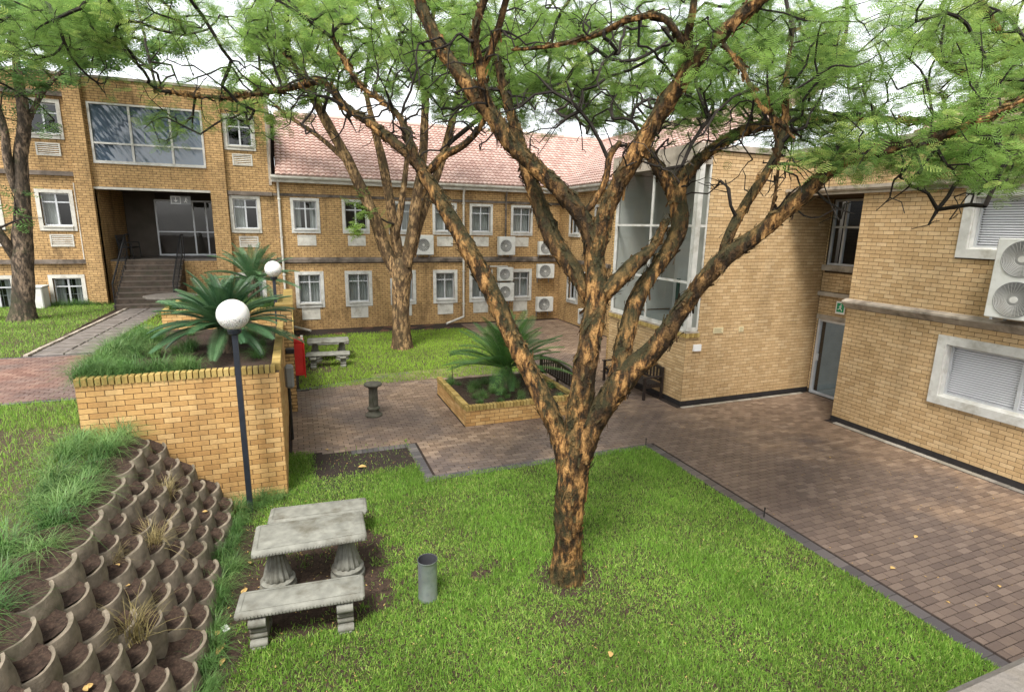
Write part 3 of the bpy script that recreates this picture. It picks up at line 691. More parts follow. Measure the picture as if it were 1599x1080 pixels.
downpipe(mw, -0.38, YW-0.10, 0.25, 6.16, (0.5, YW-0.9, 0.12)); downpipe(mw, 7.28, YW-0.16, 0.30, 6.16, (6.35, YW-0.55, 0.08)); downpipe(mw, 9.35, YW-0.07, 3.1, 6.16, mat='band')
mb = MB(); mb.cyl((8.4, YW-0.12, 2.62), (9.45, YW-0.12, 2.62), 0.03); mb.cyl((9.45, YW-0.12, 2.62), (9.45, YW-0.12, 2.3), 0.03); mb.build('drain_pipe', M['white'], mw)
SL = 0.55; sv = (0, 1, SL)
tiled_roof(mw, 'roof', (-0.45, YW-0.45, 6.26), (17.6, YW-0.45, 6.26), sv, 6.6)
mb = MB(); mb.cyl((-0.45, YW+5.35, 9.50), (17.6, YW+5.35, 9.50), 0.13, n=8); mb.build('ridge', M['tile'], mw)
mb = MB(); mb.quad((-0.6, YW+5.4, 9.45), (17.6, YW+5.4, 9.45), (17.6, YW+11, 6.4), (-0.6, YW+11, 6.4)); mb.build('rear_roof', M['tile'], mw)

# ---- left three storey block with entrance stair
lb = thing('brick_block', 'three storey yellow brick block with recessed stair entrance and wide blue window', 'building', (-5, YW, TZ))
ops = []
for (x, floors) in ((-10.35, (1, 2, 3)), (-8.28, (1, 2, 3)), (-2.18, (1, 2, 3))):
    for fl in floors:
        z0, z1 = {1: (1.0, 2.46), 2: (4.03, 5.46), 3: (7.15, 8.45)}[fl]
        ops.append(window(lb, F0, x, x+1.10, z0, z1, 0.12, 'offwhite', bars=(fl == 1), curtain=(2 if fl == 1 else (3 if fl == 2 else 0)), top=0.27))
        if fl > 1: vent(lb, F0, x+0.24, x+0.94, z0-0.56, z0-0.13, True)
OPN = (-6.52, -2.78, TZ, 5.60); ops.append(OPN)
BW = (-6.42, -2.86, 6.42, 8.48); ops.append(BW)
mb = MB(); wall_sheet(mb, F0, -16, -0.62, TZ-0.1, 9.27, ops); lbw = mb.build('wall', M['brick_far'], lb)
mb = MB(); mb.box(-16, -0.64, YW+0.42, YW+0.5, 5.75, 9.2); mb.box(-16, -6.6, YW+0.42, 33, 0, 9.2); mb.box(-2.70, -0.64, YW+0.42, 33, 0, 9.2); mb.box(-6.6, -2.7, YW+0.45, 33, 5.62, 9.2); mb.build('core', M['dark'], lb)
for z, x0, x1 in ((2.86, -16, -7.02), (2.86, -2.2, -0.62), (5.93, -16, -7.02), (8.56, -16, -7.02), (5.48, -2.2, -0.62)):
    mb = MB(); mb.box(x0, x1, YW-0.12, YW+0.02, z, z+0.15); mb.build('string_course', M['band'], lb)
mb = MB(); mb.box(-16, -0.55, YW-0.05, YW+0.4, 9.27, 9.36); mb.box(-0.70, -0.60, YW-0.04, 33, 5.9, 9.27); mb.build('coping', M['band_light'], lb)
for (x0, x1) in ((-7.02, -6.52), (-2.78, -2.22)):
    mb = MB(); mb.box(x0, x1, YW-0.20, YW+0.02, TZ-0.05, 9.24); mb.build('pilaster', M['brick_far'], lb)
mb = MB(); mb.box(-6.52, -2.78, YW-0.06, YW+0.3, 5.52, 5.60); mb.build('lintel', M['offwhite'], lb)
mb = MB(); mb.cyl((-7.10, YW-0.05, 3.0), (-7.10, YW-0.05, 5.7), 0.02); mb.build('conduit', M['offwhite'], lb)
# wide window
f = MB(); a, b, c, d = BW; us = [a, -5.18, -3.92, b]; mz = 7.12
f.fbox(F0, a, b, c, c+0.10, -0.12, 0.05); f.fbox(F0, a, b, d-0.06, d, -0.12, 0.03); f.fbox(F0, a, a+0.07, c+0.1, d-0.06, -0.12, 0.03); f.fbox(F0, b-0.07, b, c+0.1, d-0.06, -0.12, 0.03)
for u in us[1:-1]: f.fbox(F0, u-0.035, u+0.035, c+0.1, d-0.06, -0.10, 0.02)
f.fbox(F0, a+0.07, b-0.07, mz-0.03, mz+0.03, -0.099, 0.015)
win = f.build('window', M['white'], lb)
for i in range(3):
    for (e, g) in ((c+0.1, mz-0.03), (mz+0.03, d-0.06)):
        m = MB(); m.quad(*[F0.P(x, y, -0.05) for x, y in ((us[i]+0.03, e), (us[i+1]-0.03, e), (us[i+1]-0.03, g), (us[i]+0.03, g))]); m.build('pane', M['glass_blue'], win)
m = MB()
for i in range(22): z = c+0.12+i*0.09; m.box(a, b, YW+0.25, YW+0.30, z, z+0.015)
m.build('blind', M['blind'], win)
# recess: side walls, ceiling, landing, doors
YB = 28.4; LZ = 2.95; YL = 25.45
for (p_, q_) in ((-6.6, -6.52), (-2.78, -2.70)):
    mb = MB(); mb.box(p_, q_, YW+0.01, YB, TZ, 5.62); mb.build('recess_wall', M['brick_far'], lb)
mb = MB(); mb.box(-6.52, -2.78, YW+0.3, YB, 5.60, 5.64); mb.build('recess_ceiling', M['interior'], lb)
mb = MB(); mb.box(-6.515, -2.785, YL+0.005, YB, TZ, LZ-0.06); mb.build('landing_wall', M['brick_far'], lb)
mb = MB(); mb.box(-6.515, -2.785, YL, YB, LZ-0.06, LZ); mb.build('landing', M['slate'], lb)
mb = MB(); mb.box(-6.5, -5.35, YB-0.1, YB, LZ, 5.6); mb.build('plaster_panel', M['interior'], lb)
f = MB(); us = [-5.35, -3.95, -3.45, -2.95, -2.79]; FD = Fr('x', YB-0.2)
for u in us[:-1]: f.fbox(FD, u-0.03, u+0.03, LZ, 5.3, -0.05, 0.03)
f.fbox(FD, -5.35, -2.79, LZ, LZ+0.07, -0.05, 0.028); f.fbox(FD, -5.35, -2.79, 3.95, 4.0, -0.05, 0.026); f.fbox(FD, -5.35, -2.79, 5.25, 5.32, -0.05, 0.028)
dr = f.build('door', M['alu'], lb)
for p, q in zip(us[:-1], us[1:]):
    for (e, g) in ((LZ+0.07, 3.95), (4.0, 5.25)):
        m = MB(); m.quad(*[FD.P(x, y, 0) for x, y in ((p+0.03, e), (q-0.03, e), (q-0.03, g), (p+0.03, g))]); m.build('pane', M['glass'], dr)
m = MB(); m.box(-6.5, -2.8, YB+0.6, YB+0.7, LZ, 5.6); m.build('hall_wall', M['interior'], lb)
# stair
NS = 9; SX0, SX1 = -6.02, -4.02; Y0s = 23.05; rise = (LZ-TZ)/NS; run = (YL-Y0s)/NS
st = thing('entrance_stair', 'dark mossy brick steps climbing to the shaded glass doors', 'stairs', ((SX0+SX1)/2, Y0s, TZ))
for i in range(NS):
    mb = MB(); mb.box(SX0+0.03, SX1-0.03, Y0s+i*run, YL-0.005*(NS-i) if i else YL-0.05, TZ+i*rise, TZ+(i+1)*rise-0.03); s_ = mb.build('step', M['step'], st)
    mb = MB(); mb.box(SX0+0.02, SX1-0.02, Y0s+i*run-0.02, Y0s+(i+1)*run-0.025, TZ+(i+1)*rise-0.03, TZ+(i+1)*rise+0.002); mb.build('tread', M['nosing'], s_)
def rail(xr):
    mb = MB(); p0 = Vector((xr, Y0s, TZ+0.95)); p1 = Vector((xr, YL, LZ+0.95)); p2 = Vector((xr, YL+0.5, LZ+0.95))
    o = MB(); o.path([p0-Vector((0, 0, 0.02)), p1, p2], 0.028); o.path([p0-Vector((0, 0, 0.7)), p1-Vector((0, 0, 0.75))], 0.015)
    for k in range(0, 14):
        t = k/13; p = p0.lerp(p1, t); bz = TZ+(LZ-TZ)*t
        o.cyl((p.x, p.y, bz+0.02), p, 0.022 if k in (0, 13) else 0.011, n=6)
    o.cyl((xr, YL+0.5, LZ), p2, 0.022, n=6)
    ob = o.build('handrail', M['iron'], st)
rail(SX0+0.08); rail(SX1-0.08)

# ---- connecting wing (faces the court from the far right)
XC = 12.2; FC = Fr('y', XC)
cw = thing('link_wing', 'two storey brick link wing in the far inner corner of the court', 'building', (XC, 20, 0))
ops = []
for y in (22.55, 20.2, 17.6):
    ops.append(window(cw, FC, y, y+1.12, 0.98, 2.46, 0.13, 'white', bars=True, curtain=1, top=0.27)); ops.append(window(cw, FC, y, y+1.12, 4.05, 5.45, 0.11, 'white', curtain=1, top=0.27))
mb = MB(); wall_sheet(mb, FC, 14.6, YW, -0.1, 6.1, ops); mb.build('wall', M['brick_far'], cw)
mb = MB(); mb.box(XC+0.42, 17.5, 11.5, YW+0.4, -0.1, 6.0); mb.build('core', M['interior'], cw)
mb = MB(); mb.box(XC-0.1, XC+0.02, 14.6, YW-0.1, 2.86, 3.02); mb.build('string_course', M['band'], cw)
mb = MB(); mb.box(XC-0.3, XC+0.05, 14.6, YW-0.32, 6.02, 6.22); mb.build('fascia', M['offwhite'], cw)
gutter(cw, (XC-0.38, 14.6, 6.22), (XC-0.38, YW-0.3, 6.22), 0.07)
tiled_roof(cw, 'roof', (XC-0.45, 14.9, 6.26), (XC-0.45, 31.5, 6.26), (1, 0, SL), 6.6)
mb = MB(); mb.cyl((XC+5.35, 14.9, 9.5), (XC+5.35, 31, 9.5), 0.13, n=8); mb.build('ridge', M['tile'], cw)

# ---- stair tower with the tall corner window
XS, YS = 9.15, 11.1; FSx = Fr('x', YS); FSy = Fr('y', XS); TOPZ = 6.35; YE = 14.75
sb = thing('stair_tower', 'yellow brick stair tower with tall glazed corner window above the dark bench', 'building', (11, YS, 0))
GZ0, GZ1 = 1.98, 6.02
mb = MB(); wall_sheet(mb, FSx, XS+0.34, 13.6, 0, TOPZ, []); mb.build('wall', M['mortar'], sb)
mb = MB(); mb.quad(FSx.P(XS, 0, 0), FSx.P(XS+0.34, 0, 0), FSx.P(XS+0.34, GZ0-0.18, 0), FSx.P(XS, GZ0-0.18, 0)); mb.build('pier_wall', M['mortar'], sb)
mb = MB(); wall_sheet(mb, FSy, YS, YE, 0, GZ0-0.18, []); mb.build('side_wall', M['mortar'], sb)
mb = MB(); mb.box(XS, XC, YE, YE+0.12, 0, TOPZ); mb.build('rear_wall', M['brick_far2'], sb)
mb = MB(); mb.box(XS+0.345, XS+0.36, YS+0.03, YS+0.3, GZ0-0.1, GZ1); mb.build('jamb', M['inner_grey'], sb)
pieces(sb, 'brick', brick_rows(FSx, XS+0.004, 13.598, 0.13, TOPZ-0.03, [(XS-1, XS+0.34, GZ0-0.17, 9)]), 'x', M['brick_right'], 0.006, 0.002, 300, 'bricks')
pieces(sb, 'side_brick', brick_rows(FSy, YS+0.004, YE, 0.13, GZ0-0.18), 'y', M['brick_right'], 0.006, 0.002, 200, 'side_bricks')
mb = MB(); mb.box(XS-0.018, XS, YS-0.018, YE, 0, 0.12); mb.box(XS, 13.59, YS-0.018, YS, 0, 0.12); mb.build('plinth', M['plinth'], sb)
lst = [(FSx.P(XS-0.03+0.042+i*0.083, GZ0-0.115, 0.02), 0.073, 0.11) for i in range(5)]
pieces(sb, 'sill_brick', lst, 'x', M['brick_cap'], 0.04, 0.005, 60, 'sill_bricks')
lst = [(FSy.P(YS-0.02+0.042+i*0.083, GZ0-0.115, 0.02), 0.073, 0.11) for i in range(44)]
pieces(sb, 'sill_brick', lst, 'y', M['brick_cap'], 0.04, 0.005, 60, 'sill_bricks')
mb = MB(); mb.box(XS-0.05, XS+0.35, YS-0.05, YE, GZ0-0.055, GZ0-0.02); mb.build('sill', M['band_light'], sb)
f = MB(); HZ = (3.19, 4.58)
f.box(XS-0.02, XS+0.12, YS-0.02, YS+0.12, GZ0, GZ1); f.box(XS, XS+0.06, YE-0.1, YE, GZ0, GZ1)
ym = onx(1016, 350, XS)[1]; ym2 = YE-0.42
for yy in (ym,): f.box(XS+0.005, XS+0.06, yy-0.03, yy+0.03, GZ0+0.08, GZ1)
f.box(XS+0.30, XS+0.345, YS+0.0, YS+0.06, GZ0, GZ1)
for z in HZ: f.box(XS+0.008, XS+0.055, YS+0.12, YE-0.1, z-0.03, z+0.03); f.box(XS+0.12, XS+0.30, YS+0.008, YS+0.05, z-0.03, z+0.03)
f.box(XS-0.005, XS+0.065, YS+0.12, YE-0.1, GZ0-0.02, GZ0+0.08); f.box(XS+0.12, XS+0.30, YS+0.002, YS+0.06, GZ0-0.02, GZ0+0.08)
win = f.build('window', M['white'], sb)
zs = [GZ0+0.08, HZ[0], HZ[1], GZ1]
for (z0, z1) in zip(zs[:-1], zs[1:]):
    for (p, q) in ((YS+0.12, ym), (ym, YE-0.1)):
        m = MB(); m.quad((XS+0.03, p, z0), (XS+0.03, q, z0), (XS+0.03, q, z1), (XS+0.03, p, z1)); m.build('pane', M['glass_stair'], win)
    m = MB(); m.quad((XS+0.12, YS+0.03, z0), (XS+0.3, YS+0.03, z0), (XS+0.3, YS+0.03, z1), (XS+0.12, YS+0.03, z1)); m.build('pane', M['glass_stair'], win)
mb = MB(); mb.box(XS-0.12, XC, YS+0.002, YE+0.1, GZ1, TOPZ+0.15); mb.build('fascia', M['band_light'], sb)
mb = MB(); mb.box(XS+0.35, 13.75, YS-0.06, YS+0.25, TOPZ, TOPZ+0.1); mb.build('coping', M['band_light'], sb)
mb = MB(); mb.box(11.4, 11.5, YS+0.05, YE, 0, GZ1-0.01); mb.box(XS+0.36, 11.4, YS+0.3, YS+0.34, GZ0, GZ1-0.01); mb.box(XS+0.1, 11.4, YE-0.08, YE-0.03, GZ0, GZ1-0.01); mb.build('inner_wall', M['inner_grey'], sb)
mb = MB(); mb.box(XS+0.1, 11.4, YS+0.1, YE-0.1, GZ0-0.15, GZ0-0.03); mb.build('inner_floor', M['inner_floor'], sb)
mb = MB(); mb.cyl((XS+0.5, 13.9, GZ0-0.03), (XS+0.5, 13.9, 3.2), 0.05); mb.cyl((XS+0.45, 12.15, GZ0-0.03), (XS+0.45, 12.15, 3.2), 0.05); mb.build('inner_post', M['green_pipe'], sb)
mb = MB(); mb.path([(10.6, 12.9, 3.1), (10.6, 12.6, 3.05), (10.4, 11.5, 2.6)], 0.035); mb.path([(10.6, 12.9, 4.5), (10.4, 11.5, 4.0)], 0.02); mb.build('stair_rail', M['dark'], sb)
# ---- right building: near wall with big windows
XR, YRE = 12.03, 9.03; FR_ = Fr('y', XR)
rb = thing('right_building', 'yellow brick building beside the brick paving with shuttered white framed windows', 'building', (XR, 5, 0))
WLO = (4.35, 6.96, 1.13, 2.53); WUP = (4.35, 6.94, 4.06, 5.36)
ops = []
for (u0, u1, v0, v1) in (WLO, WUP):
    s = 0.17; a, b, c, d = u0+s, u1-s, v0+s, v1-s
    mb = MB(); mb.fbox(FR_, u0, a, v0, v1, -0.04, 0.045); mb.fbox(FR_, b, u1, v0, v1, -0.04, 0.045); mb.fbox(FR_, a, b, d, v1, -0.04, 0.043); mb.fbox(FR_, a, b, v0, c, -0.04, 0.047)
    mb.fbox(FR_, a-0.002, a+0.02, c, d, -0.2, 0.0); mb.fbox(FR_, b-0.02, b+0.002, c, d, -0.2, 0.0); mb.fbox(FR_, a, b, d-0.02, d+0.002, -0.2, 0.0)
    P = [FR_.P(a, c, 0.02), FR_.P(b, c, 0.02), FR_.P(b, c+0.05, -0.2), FR_.P(a, c+0.05, -0.2)]; mb.quad(*P)
    wn = mb.build('window', M['white'], rb)
    f = MB(); a2, b2, c2, d2 = a+0.02, b-0.02, c+0.03, d-0.02; u_m = b2-1.22
    f.fbox(FR_, a2, b2, c2, c2+0.04, -0.17, -0.12); f.fbox(FR_, a2, b2, d2-0.04, d2, -0.17, -0.12); f.fbox(FR_, a2, a2+0.04, c2+0.04, d2-0.04, -0.17, -0.12); f.fbox(FR_, b2-0.04, b2, c2+0.04, d2-0.04, -0.17, -0.12)
    f.fbox(FR_, u_m-0.03, u_m+0.03, c2+0.04, d2-0.04, -0.168, -0.115); f.build('frame', M['alu'], wn)
    for (p, q) in ((a2+0.04, u_m-0.03), (u_m+0.03, b2-0.04)):
        m = MB(); m.quad(*[FR_.P(x, y, -0.145) for x, y in ((p, c2+0.04), (q, c2+0.04), (q, d2-0.04), (p, d2-0.04))]); m.build('pane', M['glass_clear'], wn)
    Vs = []; Fs = []; z = c2+0.02; k = 0
    while z < d2-0.02:
        for (zz, ww) in ((z, -0.185), (z+0.030, -0.212)): Vs += [FR_.P(a2, zz, ww), FR_.P(b2, zz, ww)]
        Fs.append((k, k+1, k+3, k+2)); k += 4; z += 0.046
    npobj('blind', Vs, Fs, M['blind'], wn, kind='stuff')
    m = MB(); m.fbox(FR_, a, b, c, d, -0.36, -0.34); m.build('room', M['ac_grey'], wn)
    ops.append((u0+0.01, u1-0.01, v0+0.01, v1-0.01))
hol = [(u0+0.17, u1-0.17, v0+0.17, v1-0.17) for (u0, u1, v0, v1) in (WLO, WUP)]
mb = MB(); wall_sheet(mb, FR_, -1.5, YRE, 0, 5.36, hol, 0.35); wall_sheet(mb, FR_, -1.5, YS, 5.36, 6.4, []); mb.quad((XR, YRE, 0), (XR, YRE, 5.36), (13.6, YRE, 5.36), (13.6, YRE, 0)); mb.quad((XR, YRE, 5.36), (XR, YS, 5.36), (13.6, YS, 5.36), (13.6, YRE, 5.36)); mb.build('wall', M['mortar'], rb)
bl = brick_rows(FR_, -1.4, YRE-0.004, 0.13, 5.36, ops + [(-9, 20, 2.79, 2.97)]) + brick_rows(FR_, -1.4, YS-0.02, 5.52, 6.4)
pieces(rb, 'brick', bl, 'y', M['brick_right'], 0.006, 0.002, 300, 'bricks')
mb = MB(); mb.box(XR-0.018, XR, -1.5, YRE+0.01, 0, 0.12); mb.build('plinth', M['plinth'], rb)
mb = MB(); mb.prism([(0.0, 2.76), (0.03, 2.78), (0.15, 2.90), (0.15, 2.94), (0.0, 2.99)], -1.5, YRE+0.06); mb.v = [(XR-x, y, z) for (x, y, z) in mb.v]; mb.build('string_course', M['band_light'], rb)
mb = MB(); mb.box(XR-0.10, XR+0.02, -1.5, YS-0.02, 5.36, 5.42); mb.build('soffit', M['band_light'], rb)
gutter(rb, (XR-0.10, -1.5, 5.485), (XR-0.10, YS-0.02, 5.485), 0.06, 'band_light')
mb = MB(); mb.box(XR-0.08, XR+0.3, -1.5, YS-0.07, 6.4, 6.5); mb.build('coping', M['band_light'], rb)
tiled_roof(rb, 'roof', (XR+0.35, -1.5, 6.45), (XR+0.35, 8.6, 6.45), (1, 0, 0.5), 5.5)
# recess with the door
XD = 13.6; FD2 = Fr('y', XD)
mb = MB(); wall_sheet(mb, FD2, YRE, YS, 0, 5.36, [(10.05, 11.0, 0.0, 2.13), (10.02, 11.02, 3.62, 5.34)], 0.3); mb.build('recess_wall', M['mortar'], rb)
pieces(rb, 'recess_brick', brick_rows(FD2, YRE, YS-0.02, 0.1, 5.36, [(10.0, 11.03, 0, 2.25), (10.0, 11.04, 3.45, 5.36), (0, 20, 2.78, 2.9)]), 'y', M['brick_right'], 0.006, 0.002, 80, 'recess_bricks')
f = MB(); f.fbox(FD2, 10.05, 10.11, 0, 2.13, -0.08, 0.02); f.fbox(FD2, 10.94, 11.0, 0, 2.13, -0.08, 0.02); f.fbox(FD2, 10.11, 10.94, 2.07, 2.13, -0.08, 0.018); f.fbox(FD2, 10.11, 10.94, 0.0, 0.06, -0.08, 0.018)
dr = f.build('door', M['alu'], rb)
m = MB(); m.quad(*[FD2.P(x, y, -0.04) for x, y in ((10.11, 0.06), (10.94, 0.06), (10.94, 2.07), (10.11, 2.07))]); m.build('pane', M['glass_stair'], dr)
m = MB(); m.fbox(FD2, 10.86, 10.90, 0.95, 1.15, 0.0, 0.05); m.build('handle', M['alu'], dr)
mb = MB(); mb.fbox(FD2, 9.9, 11.05, 2.13, 2.26, -0.02, 0.05); mb.build('lintel', M['band_light'], rb)
mb = MB(); mb.fbox(FD2, YRE, YS-0.01, 2.78, 2.89, -0.02, 0.09); mb.build('string_band', M['band_light'], rb)
m = MB(); m.box(XD+0.3, XD+2.5, 11.02, 11.06, 0, 2.6); m.box(XD+0.25, XD+2.5, 8.5, 11.0, -0.05, 0.0); m.build('passage_floor', M['inner_floor'], rb)
m = MB(); m.box(XD+2.0, XD+2.1, 8.5, 10.6, 0, 2.6); m.build('passage_wall', M['interior'], rb)
f = MB(); a, b, c, d = 10.02, 11.02, 3.62, 5.34
f.fbox(FD2, a, a+0.05, c, d, -0.1, -0.03); f.fbox(FD2, b-0.05, b, c, d, -0.1, -0.03); f.fbox(FD2, a, b, c, c+0.05, -0.1, -0.028); f.fbox(FD2, a, b, d-0.05, d, -0.1, -0.028); f.fbox(FD2, a, b, 4.6, 4.65, -0.1, -0.026); f.fbox(FD2, 10.62, 10.67, c, d, -0.1, -0.024)
wn = f.build('window', M['alu'], rb)
for (p, q) in ((a+0.05, 10.62), (10.67, b-0.05)):
    for (e, g) in ((c+0.05, 4.6), (4.65, d-0.05)):
        m = MB(); m.quad(*[FD2.P(x, y, -0.06) for x, y in ((p, e), (q, e), (q, g), (p, g))]); m.build('pane', M['glass'], wn)
m = MB(); m.fbox(FD2, a-0.1, b+0.05, 3.47, c, -0.02, 0.1); m.build('sill', M['band_light'], wn)
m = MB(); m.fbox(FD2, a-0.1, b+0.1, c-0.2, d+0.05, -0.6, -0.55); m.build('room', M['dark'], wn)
# ---- the building the picture is taken from: only its wall and window ledge
vb = thing('near_building', 'speckled concrete window ledge of the building facing the court', 'building', (1, -0.2, 0))
mb = MB(); mb.bbox(-3, 8, -0.12, 0.28, 3.93, 4.05, 0.012); mb.build('ledge', M['ledge'], vb)
mb = MB(); mb.box(-3, 8, -0.2, 0.16, -0.05, 3.929); mb.build('wall', M['brick_far2'], vb)

# ------------------------------------------------------------------ planters and retaining walls
def planter(name, label, x0, x1, y0, y1, z0, z1, nsing, faces='xyp', capw=0.115, soil_drop=0.10):
    o = thing(name, label, 'planter', ((x0+x1)/2, (y0+y1)/2, z0))
    t = 0.115; zc = z1-0.115
    mb = MB()
    mb.box(x0, x1, y0, y0+t, z0-0.3, zc); mb.box(x0, x0+t, y0+t, y1, z0-0.3, zc); mb.box(x1-t, x1, y0+t, y1, z0-0.3, zc); mb.box(x0+t, x1-t, y1-t, y1, z0-0.3, zc); mb.build('wall', M['mortar'], o)
    fx = Fr('x', y0); fy = Fr('y', x0)
    pieces(o, 'brick', brick_rows(fx, x0+0.003, x1-0.003, z0+0.005, zc-0.004), 'x', M['brick_planter'], 0.006, 0.002, nsing, 'bricks', 0.001)
    if 'y' in faces: pieces(o, 'side_brick', brick_rows(fy, y0+0.003, y1-0.003, z0+0.005, zc-0.004, off=0.116), 'y', M['brick_planter'], 0.006, 0.002, 150, 'side_bricks', 0.002)
    if 'p' in faces:
        lst = [((x1, c[1], c[2]), du, dv) for (c, du, dv) in brick_rows(Fr('y', x1), y0+0.003, y1-0.003, z0+0.005, zc-0.004, off=0.116)]
        pieces(o, 'end_brick', lst, 'yp', M['brick_planter'], 0.006, 0.002, 100, 'end_bricks', 0.002)
    p = 0.0835; caps = []
    n = int((x1-x0+0.03)/p)
    for i in range(n): caps.append(((x0-0.012+p*(i+0.5), y0+capw/2-0.014, zc), p-0.017, capw+0.02))
    n = int((y1-y0-capw)/p)
    ca2 = [((x0+capw/2-0.014, y0+capw+0.02+p*(i+0.5), zc), capw+0.02, p-0.017) for i in range(n)] + [((x1-capw/2+0.014, y0+capw+0.02+p*(i+0.5), zc), capw+0.02, p-0.017) for i in range(n)]
    pieces(o, 'cap_brick', caps+ca2, 'z', M['brick_cap'], 0.112, 0.006, 200, 'cap_bricks', 0.004)
    V = []; F = []; nx, ny = 24, 24
    for j in range(ny+1):
        for i in range(nx+1):
            x = x0+t*0.8+(x1-x0-1.6*t)*i/nx; y = y0+t*0.8+(y1-y0-1.6*t)*j/ny
            V.append((x, y, z1-soil_drop+0.05*noise.noise(Vector((x*2, y*2, 1)))))
    for j in range(ny):
        for i in range(nx): a = j*(nx+1)+i; F.append((a, a+1, a+nx+2, a+nx+1))
    npobj('soil', V, F, M['soil'], o, smooth=True)
    return o
pl1 = planter('brick_planter', 'tall yellow brick planter above the concrete block bank, holding a big cycad', -3.03, -0.32, 9.36, 13.7, 0.0, 2.24, 300)
pl2 = planter('brick_planter', 'low brick planter on the paving with a bright green cycad', PLANT[0], PLANT[1], PLANT[2], PLANT[3], 0.0, 0.49, 150)
pl3 = planter('brick_planter', 'small brick planter on the upper terrace beside the slab path', -3.35, -0.42, 16.9, 19.3, TZ, 2.12, 120)
# retaining wall behind the tall planter
rw = thing('retaining_wall', 'brick retaining wall running back from the tall planter, with red box', 'wall', (-0.2, 18, 0))
mb = MB(); mb.box(-0.40, -0.14, 13.8, 24.3, -0.1, 1.72); mb.build('wall', M['brick_far2'], rw)
mb = MB(); mb.box(-0.44, -0.10, 13.8, 24.3, 1.72, 1.80); mb.build('coping', M['brick_cap'], rw)
mb = MB(); mb.box(-0.43, -0.11, 13.72, 14.1, -0.1, 2.55); mb.build('pier', M['brick_far2'], rw)
mb = MB(); mb.box(-0.46, -0.08, 13.69, 14.13, 2.55, 2.62); mb.build('pier_cap', M['brick_cap'], rw)
# electric box on the planter side
eb = thing('meter_box', 'grey rounded meter box with black conduit on the side of the tall planter', 'box', (-0.25, 11.9, 1.2))
mb = MB(); mb.bbox(-0.30, -0.13, 11.75, 12.0, 1.15, 1.62, 0.04); mb.build('case', M['ac_grey'], eb)
mb = MB(); mb.cyl((-0.24, 11.88, 0.0), (-0.24, 11.88, 1.15), 0.03); mb.build('conduit', M['iron'], eb)
mb = MB(); mb.bbox(-0.29, -0.10, 13.2, 13.35, 1.55, 1.68, 0.02); tag(mb.build('wall_light', M['iron']), 'small black bulkhead light on the planter side wall', 'light')
rx = thing('red_box', 'red fire hose cabinet fixed to the brick retaining wall near the far table', 'fire box', (0.0, 15, 0.6))
mb = MB(); mb.bbox(-0.13, 0.10, 14.75, 15.15, 0.62, 1.50, 0.02); mb.build('cabinet', M['red'], rx)
mb = MB(); mb.prism([(-0.14, 1.50), (0.12, 1.50), (0.12, 1.53), (-0.14, 1.60)], 14.73, 15.17); mb.build('lid', M['red'], rx)
mb = MB(); mb.bbox(0.10, 0.135, 14.74, 15.16, 0.56, 1.49, 0.01); mb.build('door', M['red'], rx)
mb = MB(); mb.box(0.05, 0.11, 14.76, 14.84, 1.56, 1.66); mb.build('hinge', M['white'], rx)

# ------------------------------------------------------------------ concrete block bank
def ret_block_mesh(k):
    rs = random.Random(k); V = []; F = []; n = 15; ro, ri = 0.195+rs.uniform(-.008, .008), 0.158; h = 0.265
    for i in range(n):
        t = -math.pi/2+math.pi*i/(n-1); c, s = math.cos(t), math.sin(t)
        top = h*(0.84+0.14*s-0.02*c)+rs.uniform(-.003, .003)
        for (r, z, e) in ((ro*1.26, -0.20, 0), (ro*1.14, top*0.35, 0), (ro*0.99, top-0.012, 0), (ro*0.965, top, 0), (ri*1.03, top, 0), (ri, top-0.015, 0), (ri*0.97, -0.1, 0)):
            V.append((r*c*1.0, r*s*1.02, z))
    for i in range(n-1):
        for j in range(6): a = i*7+j; F.append((a, a+7, a+8, a+1))
    m0 = len(V)
    me = npmesh('retaining_block', V, F, True)
    me2 = bpy.data.meshes.new('retaining_block'); me2.from_pydata(V, [], [tuple(f) for f in F]+[tuple(range(6, -1, -1)), tuple(range((n-1)*7, n*7))]); me2.update()
    me2.polygons.foreach_set('use_smooth', np.ones(len(me2.polygons), bool)); 
    try: me2.set_sharp_from_angle(angle=R(50))
    except Exception: pass
    me2.materials.append(M['block']); return me2
bw = thing('block_wall', 'curved concrete retaining blocks stepped up the soil bank below the terrace', 'retaining wall', (-1.9, 6.5, 0))
bms = [ret_block_mesh(k) for k in range(5)]; fills = []
NR = 7
for r in range(NR):
    z = 1.15-r*0.188; x = -2.42+(TZ-z)/1.16-0.02
    y = 4.0+(0.22 if r % 2 else 0)
    while y < 9.12-0.02:
        if not (r > 4 and random.random() < 0.10):
            o = bpy.data.objects.new('retaining_block', random.choice(bms)); COL.objects.link(o); o.parent = bw
            jx, jy, jz = random.uniform(-.02, .02), random.uniform(-.02, .02), random.uniform(-.02, .02); o.location = Vector((x+jx, y+jy, z-0.02+jz))-bw.location
            o.rotation_euler = (random.uniform(-.06, .06), R(5)+random.uniform(-.07, .07), R(-50)+random.uniform(-.14, .14))
            fills.append((x+jx, y+jy, z+jz+0.182))
        y += 0.44
V = []; F = []
for (x, y, z) in fills:
    b = len(V); V.append((x+0.03, y, z+0.0)); n = 9
    for i in range(n):
        t = R(-50)-math.pi/2+math.pi*i/(n-1); V.append((x+0.186*math.cos(t), y+0.186*math.sin(t), z+0.028*math.sin(t+R(50))+random.uniform(-.012, .012)))
    V.append((x-0.06, y+0.22, z+0.10)); V.append((x-0.28, y+0.0, z+0.14))
    idx = list(range(b+1, b+n+3))
    for i in range(len(idx)): F.append((b, idx[i], idx[(i+1) % len(idx)], idx[(i+1) % len(idx)]))
